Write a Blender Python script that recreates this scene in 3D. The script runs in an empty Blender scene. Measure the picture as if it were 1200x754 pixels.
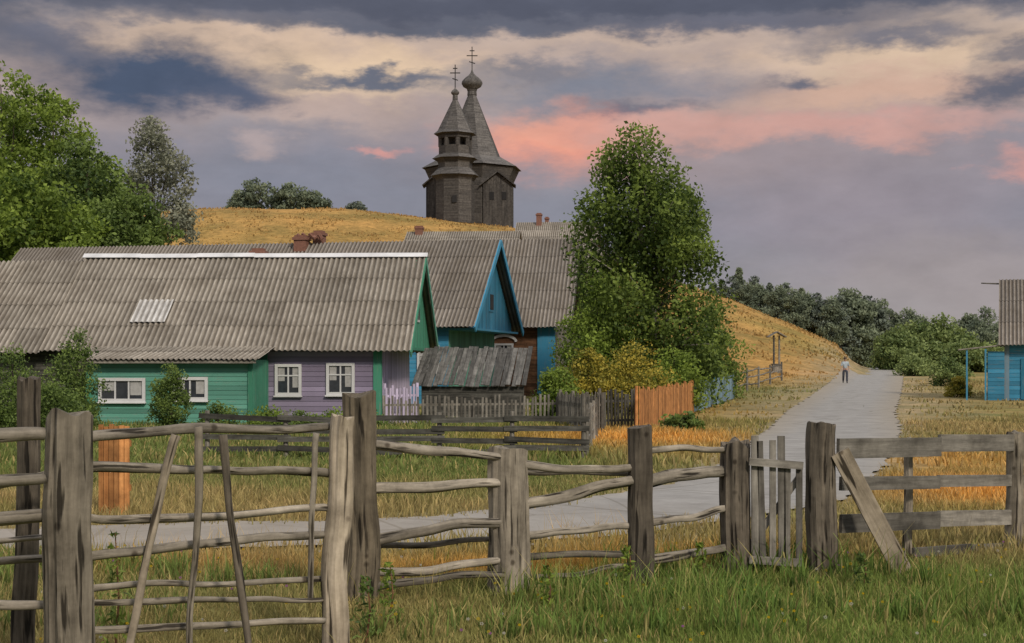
import bpy, math, random
import numpy as np
from mathutils import Vector, Matrix, noise
random.seed(7); RS=np.random.RandomState(11)
SC=bpy.context.scene; COL=SC.collection
F=1667.0; HZ=425.0; CH=1.7
def W(px,py,Y): return Vector(((px-600)/F*Y, Y, CH-(py-HZ)/F*Y))
def lin(c):
    c=c/255.0
    return c/12.92 if c<=0.04045 else ((c+0.055)/1.055)**2.4
def S(r,g,b): return (lin(r),lin(g),lin(b),1)
# ------------------------------------------------------------------ terrain
_by=np.array([-60,0,12,20,30,45,58,70,95,130,160,175,220,260,400,900,5000.])
_bz=np.array([0,0,0,-.02,-.14,-.35,-.27,-.08,.27,.68,1.03,1.0,-.2,-1,-3,-6,-14.])
_ty=np.arange(-60,5000,1.0); _tz=np.interp(_ty,_by,_bz)
_k=np.exp(-np.linspace(-2,2,13)**2); _k/=_k.sum()
_tz[6:-6]=np.convolve(_tz,_k,'valid')
_cp=np.array([-900,-300,100,190,250,400,520,600,700,855,930,985,1010,1060])
_cy=np.array([400,262,252,247,245,246,257,267,300,350,381,407,419,426.])
def smst(t): t=np.clip(t,0,1); return t*t*(3-2*t)
def gv(x,y):
    x=np.asarray(x,float); y=np.asarray(y,float)
    b=np.interp(y,_ty,_tz)
    ys=np.maximum(y,40.0); px=600+F*x/ys
    yc=np.interp(px,[0,600,860,1010],[190,190,165,150]); yb=np.interp(px,[0,600,860,1010],[92,92,86,95])
    cz=CH+(HZ-np.interp(px,_cp,_cy))/F*yc
    cz=np.maximum(cz-np.interp(yc,_ty,_tz),0)
    cz=cz*(1-smst((px-978)/34))
    up=smst((y-yb)/(yc-yb))*np.clip(y/yc,0,1); dn=1-smst((y-yc-50)/260)
    h=cz*up*dn
    w=.025*np.sin(x*.9+1)*np.cos(y*.7)*smst((y-5)/5)*(1-smst((y-40)/30))
    w2=.18*np.sin(x*.21+y*.05)*np.sin(y*.13+x*.07)*smst((y-105)/40)*np.minimum(cz/8,1)
    return b+h+w+w2
def g(x,y): return float(gv(x,y))
_rp=np.array([(-40,12.7,2.0),(-14,13.1,2.0),(-8,13.3,2.0),(-4,13.6,2.1),(-1,14.3,2.2),(1.1,15.7,2.5),(2.8,18.2,2.6),(4.1,21.5,2.6),(5.7,27,2.8),(7.7,35,3.4),(10,44,3.9),(13.2,57,4.2),(16.8,70,4.4),(23.6,95,4.8),(33.2,130,5),(42.0,162,4.8),(47,178,4.8)])
def cat(P,n=14):
    out=[]
    for i in range(len(P)-1):
        p0=P[max(i-1,0)];p1=P[i];p2=P[i+1];p3=P[min(i+2,len(P)-1)]
        for k in range(n):
            t=k/n
            out.append(.5*((2*p1)+(-p0+p2)*t+(2*p0-5*p1+4*p2-p3)*t*t+(-p0+3*p1-3*p2+p3)*t**3))
    out.append(P[-1]); return np.array(out)
RC=cat(_rp)
def road_d(x,y):
    x=np.asarray(x,float).ravel(); y=np.asarray(y,float).ravel(); out=np.empty(len(x))
    for i in range(0,len(x),20000):
        dx=x[i:i+20000,None]-RC[None,:,0]; dy=y[i:i+20000,None]-RC[None,:,1]
        d=np.sqrt(dx*dx+dy*dy)-RC[None,:,2]/2
        out[i:i+20000]=d.min(1)
    return out
def fn(x,y,s=1.0,k=0):
    r=np.random.RandomState(100+k); o=0
    for i in range(6):
        a=r.rand()*6.28; f=(.5+r.rand()*1.5)/s*(1+i*.6); o=o+np.sin((x*math.cos(a)+y*math.sin(a))*f+r.rand()*6.28)/(1+i*.4)
    return o/3.6
GREEN=np.array((.125,.16,.045)); LUSH=np.array((.145,.205,.04)); DRY=np.array((.34,.25,.115)); GOLD=np.array((.62,.31,.07)); DIRT=np.array((.34,.27,.19))
def zone(x,y):
    x=np.asarray(x,float); y=np.asarray(y,float)
    px=600+F*x/np.maximum(y,1)
    d=.42+.34*fn(x,y,2.2,1)+.26*fn(x,y,.6,2)
    front=1-smst((y-11.0)/1.4)
    d=d-front*smst((x+.6)/1.5)*.30-front*(1-smst((x+.2)/1.2))*.06
    d=d+.17*smst((y-11.4)/1)*(1-smst((y-17)/3))
    d=d-.42*smst((y-17)/7)*(1-smst((y-50)/8))*(1-smst((px-640)/90))
    d=d+.26*smst((px-1045)/20)*smst((y-16)/14)
    d=np.clip(d,0,1)[...,None]
    c=GREEN*(1-d)+DRY*d
    f2=(front*smst((x+1)/2))[...,None]; c=c*(1-.5*f2)+LUSH*.5*f2
    for cx,cy,rx,ry,s in ((3.1,36,3.2,6,.85),(6.3,19,1.5,2.2,.95),(7.8,26,2.2,4,.5),(-.2,11.8,1.4,.6,.6),(1.6,12.5,1.2,.7,.55),(8.2,60,2.5,10,.35),(-3,12,1.0,.5,.3)):
        m=np.exp(-(((x-cx)/rx)**2+((y-cy)/ry)**2))*s; c=c*(1-m[...,None])+GOLD*m[...,None]
    hill=smst((y-82)/20)*(1-smst((px-995)/30)); hill=hill*(.82+.18*fn(x,y,9,5))
    hc=np.array((.42,.25,.092))
    c=c*(1-hill[...,None])+hc*hill[...,None]
    gp=np.clip(fn(x,y,14,6)*1.2-.25,0,1)*hill*.5
    c=c*(1-gp[...,None])+GREEN*1.4*gp[...,None]
    far=smst((y-230)/150)[...,None]; c=c*(1-far)+np.array((.07,.10,.06))*far
    return c
# ------------------------------------------------------------------ node helpers
def nmat(name):
    m=bpy.data.materials.new(name); m.use_nodes=True; nt=m.node_tree
    return m,nt,nt.nodes['Principled BSDF']
def nd(nt,t,**k):
    n=nt.nodes.new(t)
    for a,b in k.items(): setattr(n,a,b)
    return n
def mixc(nt,f,a,b,mode='MIX'):
    n=nd(nt,'ShaderNodeMix',data_type='RGBA',blend_type=mode)
    for s,v in ((0,f),(6,a),(7,b)):
        if hasattr(v,'is_linked'): nt.links.new(v,n.inputs[s])
        else: n.inputs[s].default_value=v
    return n.outputs[2]
def mth(nt,op,a,b=0.0,c=0.0):
    n=nd(nt,'ShaderNodeMath',operation=op)
    for i,v in enumerate((a,b,c)):
        if hasattr(v,'is_linked'): nt.links.new(v,n.inputs[i])
        else: n.inputs[i].default_value=v
    return n.outputs[0]
def attr(nt,nm): return nd(nt,'ShaderNodeAttribute',attribute_name=nm)
def noi(nt,vec,scale,detail=4,rough=.6):
    n=nd(nt,'ShaderNodeTexNoise'); n.inputs['Scale'].default_value=scale; n.inputs['Detail'].default_value=detail; n.inputs['Roughness'].default_value=rough
    if vec is not None: nt.links.new(vec,n.inputs['Vector'])
    return n.outputs['Fac']
def ramp(nt,f,*st):
    n=nd(nt,'ShaderNodeValToRGB'); e=n.color_ramp.elements
    while len(e)<len(st): e.new(.5)
    for i,(p,c) in enumerate(st): e[i].position=p; e[i].color=c if len(c)==4 else (*c,1)
    nt.links.new(f,n.inputs[0]); return n.outputs[0]
def bump(nt,b,h,st=.4,dist=.02):
    n=nd(nt,'ShaderNodeBump'); n.inputs['Strength'].default_value=st; n.inputs['Distance'].default_value=dist
    nt.links.new(h,n.inputs['Height']); nt.links.new(n.outputs[0],b.inputs['Normal'])
def wood(name,dark,light,sc=26,bs=.6,bd=.01,tv=.5):
    m,nt,b=nmat(name); gr=attr(nt,'grain').outputs['Vector']; ti=attr(nt,'tint').outputs['Fac']
    n1=noi(nt,gr,sc,6,.65); n2=noi(nt,gr,sc*.22,3,.5)
    c=ramp(nt,n1,(.33,dark),(.66,light))
    c=mixc(nt,mth(nt,'MULTIPLY',n2,.5),c,(*[q*.5 for q in dark[:3]],1))
    hgt=n1
    geo=nd(nt,'ShaderNodeNewGeometry')
    if bs>.7:
        n4=noi(nt,gr,sc*1.5,2,.45)
        k=ramp(nt,n4,(.34,(.07,.06,.05)),(.42,(1,1,1))); c=mixc(nt,.9,c,k,'MULTIPLY'); hgt=mixc(nt,.5,n1,k)
        vo=nd(nt,'ShaderNodeTexVoronoi'); vo.inputs['Scale'].default_value=5.5; nt.links.new(geo.outputs['Position'],vo.inputs['Vector'])
        kn=ramp(nt,vo.outputs['Distance'],(.07,(.22,.19,.16)),(.15,(1,1,1))); c=mixc(nt,.8,c,kn,'MULTIPLY')
    n3=noi(nt,geo.outputs['Position'],4.0,5,.7)
    c=mixc(nt,1.0,c,ramp(nt,n3,(.32,(.58,.56,.53)),(.68,(1.28,1.26,1.22))),'MULTIPLY')
    br=mth(nt,'ADD',mth(nt,'MULTIPLY',ti,tv),1-tv*.5)
    hs=nd(nt,'ShaderNodeHueSaturation'); nt.links.new(c,hs.inputs['Color']); nt.links.new(br,hs.inputs['Value'])
    nt.links.new(hs.outputs[0],b.inputs['Base Color']); b.inputs['Roughness'].default_value=.85
    b.inputs['Specular IOR Level'].default_value=.25
    bump(nt,b,hgt,bs,bd); return m
def paint(name,col,wear=(.28,.27,.25,1),amt=.56,rough=.7):
    m,nt,b=nmat(name); gr=attr(nt,'grain').outputs['Vector']; ti=attr(nt,'tint').outputs['Fac']
    n1=noi(nt,gr,16,6,.7); geo=nd(nt,'ShaderNodeNewGeometry'); n2=noi(nt,geo.outputs['Position'],1.3,5,.65)
    f=ramp(nt,n1,(amt,(0,0,0)),(amt+.12,(1,1,1)))
    c=mixc(nt,mth(nt,'MULTIPLY',f,.75),col,wear)
    c=mixc(nt,mth(nt,'MULTIPLY',n2,.65),c,(*[q*.5 for q in col[:3]],1))
    hs=nd(nt,'ShaderNodeHueSaturation'); nt.links.new(c,hs.inputs['Color']); nt.links.new(mth(nt,'ADD',mth(nt,'MULTIPLY',ti,.55),.78),hs.inputs['Value'])
    nt.links.new(hs.outputs[0],b.inputs['Base Color']); b.inputs['Roughness'].default_value=rough; b.inputs['Specular IOR Level'].default_value=.25
    bump(nt,b,n1,.3,.005); return m
def plain(name,col,rough=.6,metal=0,ns=0):
    m,nt,b=nmat(name); b.inputs['Roughness'].default_value=rough; b.inputs['Metallic'].default_value=metal
    tc=nd(nt,'ShaderNodeTexCoord'); n=noi(nt,tc.outputs['Object'],ns or 6,4)
    c=ramp(nt,n,(.3,[q*.75 for q in col[:3]]),(.7,[min(1,q*1.15) for q in col[:3]]))
    nt.links.new(c,b.inputs['Base Color']); return m
def leafmat(name,lo,hi,trans=.3):
    m,nt,b=nmat(name); ti=attr(nt,'tint').outputs['Fac']
    mid=[(a+c)/2 for a,c in zip(lo,hi)]
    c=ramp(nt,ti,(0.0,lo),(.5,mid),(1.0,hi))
    nt.links.new(c,b.inputs['Base Color']); b.inputs['Roughness'].default_value=.55; b.inputs['Specular IOR Level'].default_value=.2
    t=nd(nt,'ShaderNodeBsdfTranslucent'); nt.links.new(c,t.inputs[0])
    mx=nd(nt,'ShaderNodeMixShader'); mx.inputs[0].default_value=trans
    o=nt.nodes['Material Output']; nt.links.new(b.outputs[0],mx.inputs[1]); nt.links.new(t.outputs[0],mx.inputs[2]); nt.links.new(mx.outputs[0],o.inputs[0]); return m
M={}
M['post']=wood('weathered_post_wood',(.13,.115,.095),(.32,.288,.24),22,.9,.014,.6)
M['postmid']=wood('brown_post_wood',(.085,.072,.054),(.235,.20,.15),22,.9,.014,.5)
M['postdark']=wood('dark_post_wood',(.06,.052,.042),(.185,.16,.13),22,.9,.014,.5)
M['log']=wood('weathered_log_wood',(.15,.136,.115),(.39,.355,.305),24,.85,.012,.8)
M['pale']=wood('pale_barked_wood',(.27,.23,.175),(.56,.49,.40),18,.8,.01,.5)
M['grey']=wood('grey_board_wood',(.10,.095,.087),(.27,.257,.235),20,.5,.01,.9)
M['darkboard']=wood('dark_board_wood',(.04,.04,.037),(.14,.14,.13),20,.5,.01,.9)
M['shedroof']=wood('dark_shed_roof_planks',(.06,.06,.06),(.18,.178,.172),14,.5,.01,.8)
M['orange']=wood('orange_board_wood',(.36,.15,.05),(.62,.31,.12),14,.4,.006,.8)
M['church']=wood('old_church_timber',(.048,.046,.047),(.13,.123,.12),3.0,.4,.05,.7)
M['churchroof']=wood('old_church_roof_boards',(.062,.06,.063),(.17,.165,.165),3.0,.4,.05,.8)
M['trunk']=wood('tree_bark',(.03,.025,.02),(.12,.10,.08),10,.5,.02,.4)
M['birch']=wood('birch_bark',(.08,.07,.06),(.45,.43,.40),6,.5,.02,.4)
M['brown']=wood('brown_wall_wood',(.10,.055,.035),(.30,.15,.08),12,.4,.01,.6)
M['teal']=paint('teal_paint',(.115,.32,.255,1)); M['green']=paint('green_paint',(.06,.26,.17,1))
M['lilac']=paint('lilac_paint',(.26,.225,.33,1),amt=.62); M['lilacpale']=paint('pale_lilac_paint',(.52,.46,.62,1),amt=.66)
M['blue']=paint('gable_blue_paint',(.03,.17,.28,1)); M['blueb']=paint('bright_blue_paint',(.05,.25,.42,1)); M['bluepale']=paint('pale_blue_paint',(.20,.32,.42,1),amt=.5)
M['white']=paint('white_paint',(.60,.61,.63,1),amt=.62)
M['glass']=plain('window_glass',(.035,.04,.05),.12); M['curtain']=plain('window_curtain',(.36,.36,.36),.8)
M['brick']=plain('chimney_brick',(.20,.095,.068),.9,0,9)
M['dark']=plain('dark_recess',(.012,.012,.014),.9)
M['metalcap']=plain('pale_metal_ridge',(.60,.61,.64),.6,0,1.3)
def sheet(name,base=(.31,.285,.25)):
    m,nt,b=nmat(name); geo=nd(nt,'ShaderNodeNewGeometry'); ti=attr(nt,'tint').outputs['Fac']; gr=attr(nt,'grain').outputs['Vector']
    n1=noi(nt,geo.outputs['Position'],.9,7,.7); n2=noi(nt,gr,11,6,.7)
    c=ramp(nt,n2,(.3,[q*.5 for q in base]),(.7,[q*1.35 for q in base]))
    c=mixc(nt,ramp(nt,n1,(.42,(0,0,0)),(.70,(.6,.6,.6))),c,(.12,.10,.078,1))
    # colour darker in the troughs of the corrugation, paler on the crests
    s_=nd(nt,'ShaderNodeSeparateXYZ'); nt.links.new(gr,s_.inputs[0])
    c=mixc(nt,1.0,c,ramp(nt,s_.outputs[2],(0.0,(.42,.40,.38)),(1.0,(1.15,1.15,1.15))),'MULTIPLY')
    hs=nd(nt,'ShaderNodeHueSaturation'); nt.links.new(c,hs.inputs['Color']); nt.links.new(mth(nt,'ADD',mth(nt,'MULTIPLY',ti,.6),.75),hs.inputs['Value'])
    nt.links.new(hs.outputs[0],b.inputs['Base Color']); b.inputs['Roughness'].default_value=.9; b.inputs['Specular IOR Level'].default_value=.15
    bump(nt,b,n2,.3,.01); return m
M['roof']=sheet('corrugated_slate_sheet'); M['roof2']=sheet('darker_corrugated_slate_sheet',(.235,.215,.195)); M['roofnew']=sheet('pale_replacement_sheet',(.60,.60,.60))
# ------------------------------------------------------------------ mesh builder
class MB:
    def __init__(s): s.v=[];s.f=[];s.g=[];s.t=[]
    def add(s,vs,fs,gr=None,tint=.5):
        o=len(s.v); s.v+= [tuple(v) for v in vs]; s.f+=[tuple(i+o for i in f) for f in fs]
        s.g+= [tuple(q) for q in (gr if gr is not None else vs)]; s.t+=[tint]*len(vs) if not hasattr(tint,'__len__') else list(tint)
        return s
    def plank(s,p0,p1,w,t,side=None,tint=None,jit=0):
        p0=Vector(p0);p1=Vector(p1);d=p1-p0;L=d.length;d.normalize()
        side=Vector(side) if side is not None else (Vector((1,0,0)) if abs(d.x)<.9 else Vector((0,0,1)))
        side=(side-d*side.dot(d)).normalized(); n=d.cross(side)
        vs=[];gr=[];off=Vector((random.random()*9,random.random()*9,random.random()*9))
        for a,p in ((0,p0),(L,p1)):
            for i,j in ((-1,-1),(1,-1),(1,1),(-1,1)):
                q=random.uniform(-jit,jit)
                vs.append(p+side*(w/2*i)+n*(t/2*j)+d*q); gr.append(off+Vector((w/2*i,t/2*j,a*.08)))
        return s.add(vs,[(0,1,2,3),(7,6,5,4),(0,4,5,1),(1,5,6,2),(2,6,7,3),(3,7,4,0)],gr,random.random() if tint is None else tint)
    def box(s,a,b,tint=None):
        a=Vector(a);b=Vector(b); c=(a+b)/2; e=b-a
        ax=max(range(3),key=lambda i:abs(e[i]))
        d=Vector((0,0,0)); d[ax]=e[ax]/2; o=[i for i in range(3) if i!=ax]; sd=Vector((0,0,0)); sd[o[0]]=1
        return s.plank(c-d,c+d,abs(e[o[0]]),abs(e[o[1]]),sd,tint)
    def log(s,pts,r0,r1,seg=10,rough=.08,wob=0.0,n=None,tint=None,capj=.0,flute=0.0):
        pts=[Vector(p) for p in pts]
        if len(pts)==2 and (n or 8)>1:
            n=n or 8; a,b=pts; sd=random.random()*50; L=(b-a).length
            pts=[]
            for k in range(n+1):
                t=k/n; p=a.lerp(b,t); e=math.sin(math.pi*t)*.7+.3*(0<k<n)
                q=noise.noise_vector(Vector((sd,t*L*.9,0)))*wob*e; q+=noise.noise_vector(Vector((sd,t*L*3,5)))*wob*.3*e
                pts.append(p+q)
        m=len(pts)-1; off=Vector((random.random()*9,random.random()*9,random.random()*9)); vs=[];gr=[];ln=0
        for k,p in enumerate(pts):
            d=(pts[min(k+1,m)]-pts[max(k-1,0)]).normalized()
            u=Vector((1,0,0))
            if abs(d.z)<.5: u=Vector((0,0,1))
            u=(u-d*u.dot(d)).normalized(); w=d.cross(u); r=r0+(r1-r0)*k/m
            if k: ln+=(p-pts[k-1]).length
            for i in range(seg):
                a=2*math.pi*i/seg; c,q=math.cos(a),math.sin(a)
                rr=r*(1+rough*noise.noise(off+Vector((c*1.3,q*1.3,ln*2.2)))*1.6+flute*noise.noise(off+Vector((c*4,q*4,ln*.25)))*1.5)
                pp=p+(u*c+w*q)*rr
                if k==m and capj: pp+=d*capj*noise.noise(off+Vector((c,q,0))*1.2)*1.6
                vs.append(pp); gr.append(off+Vector((c*r,q*r,ln*.08)))
        fs=[(k*seg+i,k*seg+(i+1)%seg,(k+1)*seg+(i+1)%seg,(k+1)*seg+i) for k in range(m) for i in range(seg)]
        o=len(vs); vs+= [pts[0],pts[-1]]; gr+=[off,off+Vector((.02,.3,.1))]
        fs+=[(o,(i+1)%seg,i) for i in range(seg)]+[(o+1,m*seg+i,m*seg+(i+1)%seg) for i in range(seg)]
        return s.add(vs,fs,gr,random.random() if tint is None else tint)
    def frustum(s,n,r0,z0,r1,z1,cx=0,cy=0,rot=0,cap=True,tint=.5):
        for i in range(n):
            a=rot+2*math.pi*i/n;b=rot+2*math.pi*(i+1)/n
            q=[(cx+r0*math.cos(a),cy+r0*math.sin(a),z0),(cx+r0*math.cos(b),cy+r0*math.sin(b),z0),(cx+r1*math.cos(b),cy+r1*math.sin(b),z1),(cx+r1*math.cos(a),cy+r1*math.sin(a),z1)]
            s.add(q,[(0,1,2,3)],[(i*3+x*.1,y*.1,z*2.2) for x,y,z in q],tint+.35*math.sin(i*2.4))
        if cap:
            for r,z in ((r0,z0),(r1,z1)):
                if r>.02: s.add([(cx+r*math.cos(rot+2*math.pi*i/n),cy+r*math.sin(rot+2*math.pi*i/n),z) for i in range(n)],[tuple(range(n))],None,tint)
        return s
    def lathe(s,prof,cx=0,cy=0,n=16,tint=.5):
        vs=[(cx+r*math.cos(2*math.pi*i/n),cy+r*math.sin(2*math.pi*i/n),z) for r,z in prof for i in range(n)]
        fs=[(k*n+i,k*n+(i+1)%n,(k+1)*n+(i+1)%n,(k+1)*n+i) for k in range(len(prof)-1) for i in range(n)]
        return s.add(vs,fs,None,tint)
    def build(s,name,mat,parent=None,smooth=False):
        me=bpy.data.meshes.new(name); me.from_pydata(s.v,[],s.f)
        a=me.attributes.new('grain','FLOAT_VECTOR','POINT'); a.data.foreach_set('vector',np.array(s.g,float).ravel())
        a=me.attributes.new('tint','FLOAT','POINT'); a.data.foreach_set('value',np.array(s.t,float))
        me.materials.append(mat)
        if smooth: me.polygons.foreach_set('use_smooth',[True]*len(me.polygons))
        me.update(); o=bpy.data.objects.new(name,me); COL.objects.link(o)
        if parent: o.parent=parent
        return o
def tag(o,label,cat,group=None,kind=None):
    if kind: o['kind']=kind
    if label: o['label']=label
    if cat: o['category']=cat
    if group: o['group']=group
    return o
def thing(name,label,cat,loc=(0,0,0),rot=0,group=None):
    o=bpy.data.objects.new(name,None); COL.objects.link(o); o.location=loc; o.rotation_euler=(0,0,rot); o.empty_display_size=.2
    return tag(o,label,cat,group)
def npmesh(name,V,Fc,nf,mat,tint=None,col=None,parent=None):
    me=bpy.data.meshes.new(name); nv=len(V); k=len(Fc)
    me.vertices.add(nv); me.vertices.foreach_set('co',V.astype(np.float32).ravel())
    me.loops.add(k*nf); me.loops.foreach_set('vertex_index',Fc.astype(np.int32).ravel())
    me.polygons.add(k); me.polygons.foreach_set('loop_start',np.arange(0,k*nf,nf,dtype=np.int32)); me.polygons.foreach_set('loop_total',np.full(k,nf,dtype=np.int32))
    if tint is not None: a=me.attributes.new('tint','FLOAT','POINT'); a.data.foreach_set('value',tint.astype(np.float32))
    if col is not None:
        a=me.attributes.new('col','FLOAT_COLOR','POINT'); c=np.ones((nv,4),np.float32); c[:,:3]=col; a.data.foreach_set('color',c.ravel())
    me.update(calc_edges=True); me.validate()
    me.materials.append(mat); o=bpy.data.objects.new(name,me); COL.objects.link(o)
    if parent: o.parent=parent
    return o
def leaves(name,P,size,tint,mat,parent=None,up=.35,asp=.62):
    n=len(P); d=RS.randn(n,3); d/=np.linalg.norm(d,axis=1)[:,None]
    q=RS.randn(n,3); q[:,2]+=up*2; 
    e=np.cross(d,q); e/=np.linalg.norm(e,axis=1)[:,None]+1e-6
    s=(size*(.6+.8*RS.rand(n)))[:,None]
    V=np.stack([P-d*s*.5,P+e*s*asp*.5,P+d*s*.5,P-e*s*asp*.5],1).reshape(-1,3)
    Fc=np.arange(n*4).reshape(n,4)
    return npmesh(name,V,Fc,4,mat,tint=np.repeat(tint,4),parent=parent)
# ------------------------------------------------------------------ world
wd=bpy.data.worlds.new('World'); SC.world=wd; wd.use_nodes=True; nt=wd.node_tree
bg=nt.nodes['Background']; tc=nd(nt,'ShaderNodeTexCoord'); sep=nd(nt,'ShaderNodeSeparateXYZ'); nt.links.new(tc.outputs['Generated'],sep.inputs[0])
X,Yw,Z=sep.outputs
az=mth(nt,'ARCTAN2',X,Yw); hyp=mth(nt,'SQRT',mth(nt,'ADD',mth(nt,'MULTIPLY',X,X),mth(nt,'MULTIPLY',Yw,Yw)))
el=mth(nt,'DIVIDE',Z,mth(nt,'MAXIMUM',hyp,.02))
sx=mth(nt,'MULTIPLY_ADD',az,F*1.03,600.0); sy=mth(nt,'MULTIPLY_ADD',el,-F*1.02,HZ)
def comb(a,b,c=0.0):
    n=nd(nt,'ShaderNodeCombineXYZ')
    for i,v in enumerate((a,b,c)):
        if hasattr(v,'is_linked'): nt.links.new(v,n.inputs[i])
        else: n.inputs[i].default_value=v
    return n.outputs[0]
def noc(vec,scale,det,rough=.6):
    n=nd(nt,'ShaderNodeTexNoise'); n.inputs['Scale'].default_value=scale; n.inputs['Detail'].default_value=det; n.inputs['Roughness'].default_value=rough
    nt.links.new(vec,n.inputs['Vector']); return n
nv=comb(mth(nt,'MULTIPLY',sx,1/200.),mth(nt,'MULTIPLY',sy,1/90.),3.3)
na=noc(nv,1.7,6,.62); sp=nd(nt,'ShaderNodeSeparateColor'); nt.links.new(na.outputs['Color'],sp.inputs[0])
dx=mth(nt,'MULTIPLY_ADD',sp.outputs[0],240.,-120.); dy=mth(nt,'MULTIPLY_ADD',sp.outputs[1],95.,-47.)
pos=comb(mth(nt,'ADD',sx,dx),mth(nt,'ADD',sy,dy),0.0)
yn=mth(nt,'MULTIPLY',mth(nt,'ADD',sy,mth(nt,'MULTIPLY',dy,.8)),1/425.)
C=ramp(nt,yn,(0.0,S(106,110,124)),(.07,S(142,138,146)),(.15,S(194,172,160)),(.27,S(180,161,155)),(.40,S(148,142,150)),(.62,S(137,138,150)),(.80,S(149,146,151)),(1.0,S(168,161,157)))
def blob(cx,cy,rx,ry,col,st=1.0,soft=.85):
    global C
    a=nd(nt,'ShaderNodeVectorMath',operation='SUBTRACT'); nt.links.new(pos,a.inputs[0]); a.inputs[1].default_value=(cx,cy,0)
    b=nd(nt,'ShaderNodeVectorMath',operation='MULTIPLY'); nt.links.new(a.outputs[0],b.inputs[0]); b.inputs[1].default_value=(1/rx,1/ry,0)
    l=nd(nt,'ShaderNodeVectorMath',operation='LENGTH'); nt.links.new(b.outputs[0],l.inputs[0])
    r=nd(nt,'ShaderNodeMapRange',interpolation_type='SMOOTHSTEP'); nt.links.new(l.outputs['Value'],r.inputs[0])
    r.inputs[1].default_value=1+soft*.6; r.inputs[2].default_value=1-soft; r.inputs[3].default_value=0; r.inputs[4].default_value=st
    C=mixc(nt,r.outputs[0],C,S(*col))
for b_ in ((260,58,320,34,(212,186,164)),(420,84,150,26,(228,200,170)),(1090,66,200,46,(214,188,164)),(720,44,280,14,(194,173,160)),(1000,112,280,26,(206,172,154)),(330,130,120,18,(198,174,162),.6),
  (700,98,190,34,(130,133,146)),(310,158,150,26,(148,143,150),.7),(400,205,300,46,(133,136,150),.9),(640,235,220,50,(135,137,149),.7),
  (1010,250,230,70,(154,142,149),.6),(1150,330,200,60,(165,154,153),.6),(760,170,330,50,(172,151,149),.45,.9),
  (170,94,160,44,(78,90,112),1,.65),(60,60,70,28,(88,98,120),.8),(-20,40,80,60,(86,95,114),.9),(260,112,80,20,(86,96,118),.9),
  (700,0,760,28,(88,92,107)),(480,26,320,13,(98,102,116),.95),(900,30,240,14,(104,106,120),.9),(430,89,115,11,(98,106,124),.95),(1060,50,130,15,(108,110,124),.9),(925,92,50,11,(102,107,124),.9),(1172,116,55,28,(92,98,114),.95),(1195,72,55,14,(104,106,120),.8),(745,127,70,12,(104,108,124),.9),(600,75,100,12,(116,119,132),.7),
  (655,160,110,36,(238,160,138),.95,.9),(620,152,55,20,(242,172,146),.6,.9),(850,150,230,19,(210,162,150),.8,.95),(1050,154,180,16,(206,160,150),.75,.95),(445,173,38,8,(216,156,148),.85),(1190,205,44,15,(210,158,150),.75),(300,172,40,14,(190,170,166),.6)):
    blob(*b_)
n2=noc(comb(mth(nt,'MULTIPLY',sx,1/110.),mth(nt,'MULTIPLY',sy,1/50.),1.0),1.4,6,.6)
v=mth(nt,'MULTIPLY_ADD',n2.outputs['Fac'],.40,.80)
hs=nd(nt,'ShaderNodeHueSaturation'); nt.links.new(C,hs.inputs['Color']); nt.links.new(v,hs.inputs['Value'])
SUN=Vector((.42,-.78,.60)).normalized()
sky=nd(nt,'ShaderNodeTexSky',sky_type='NISHITA'); sky.sun_disc=False; sky.sun_elevation=math.asin(SUN.z); sky.sun_rotation=math.atan2(SUN.x,SUN.y)
up=mixc(nt,.7,mixc(nt,1.0,sky.outputs[0],(.12,.12,.12,1),'MULTIPLY'),(1.08,1.04,1.0,1))
fr=nd(nt,'ShaderNodeMapRange',interpolation_type='SMOOTHSTEP'); nt.links.new(el,fr.inputs[0]); fr.inputs[1].default_value=.29; fr.inputs[2].default_value=.55
fin=mixc(nt,fr.outputs[0],hs.outputs[0],up); nt.links.new(fin,bg.inputs[0]); bg.inputs[1].default_value=1.0
sl=bpy.data.lights.new('sun','SUN'); sl.energy=2.4; sl.angle=math.radians(7); sl.color=(1,.88,.72)
so=bpy.data.objects.new('sun',sl); COL.objects.link(so); so.rotation_euler=(-SUN).to_track_quat('-Z','Y').to_euler()
cam=bpy.data.cameras.new('camera'); co=bpy.data.objects.new('camera',cam); COL.objects.link(co); SC.camera=co
co.location=(0,0,CH); co.rotation_euler=(math.radians(90),0,0); cam.sensor_width=36; cam.lens=F/1200*36; cam.shift_y=(HZ-377)/1200; cam.clip_end=9000
SC.view_settings.view_transform='Standard'; SC.view_settings.look='None'; SC.view_settings.exposure=0
# ------------------------------------------------------------------ ground
def ax(parts):
    o=[]
    for a,b,s in parts: o+=list(np.arange(a,b,s))
    return np.array(o)
xs=np.concatenate([-np.geomspace(4000,130,14),ax([(-120,-26,4),(-26,30,.6),(30,120,2)]),np.geomspace(120,4000,14)])
ys=np.concatenate([ax([(-40,6,4),(6,50,.5),(50,110,1.2),(110,300,3)]),np.geomspace(300,5000,22)])
GX,GY=np.meshgrid(xs,ys); GZ=gv(GX,GY)
V=np.stack([GX,GY,GZ],-1).reshape(-1,3); nx=len(xs); ny=len(ys)
I=np.arange(nx*ny).reshape(ny,nx); Fc=np.stack([I[:-1,:-1],I[:-1,1:],I[1:,1:],I[1:,:-1]],-1).reshape(-1,4)
zc=zone(V[:,0],V[:,1]); rd=road_d(V[:,0],V[:,1]); side=np.where(V[:,1]>40,4.6,1.0)
dm=(1-smst((rd-.1)/side))*(.7+.4*fn(V[:,0],V[:,1],1.5,9)); dm=np.clip(dm,0,1)[:,None]
zc=zc*.95*(1-dm)+DIRT*dm
m,nt,b=nmat('meadow_ground'); at=attr(nt,'col'); geo=nd(nt,'ShaderNodeNewGeometry')
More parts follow.
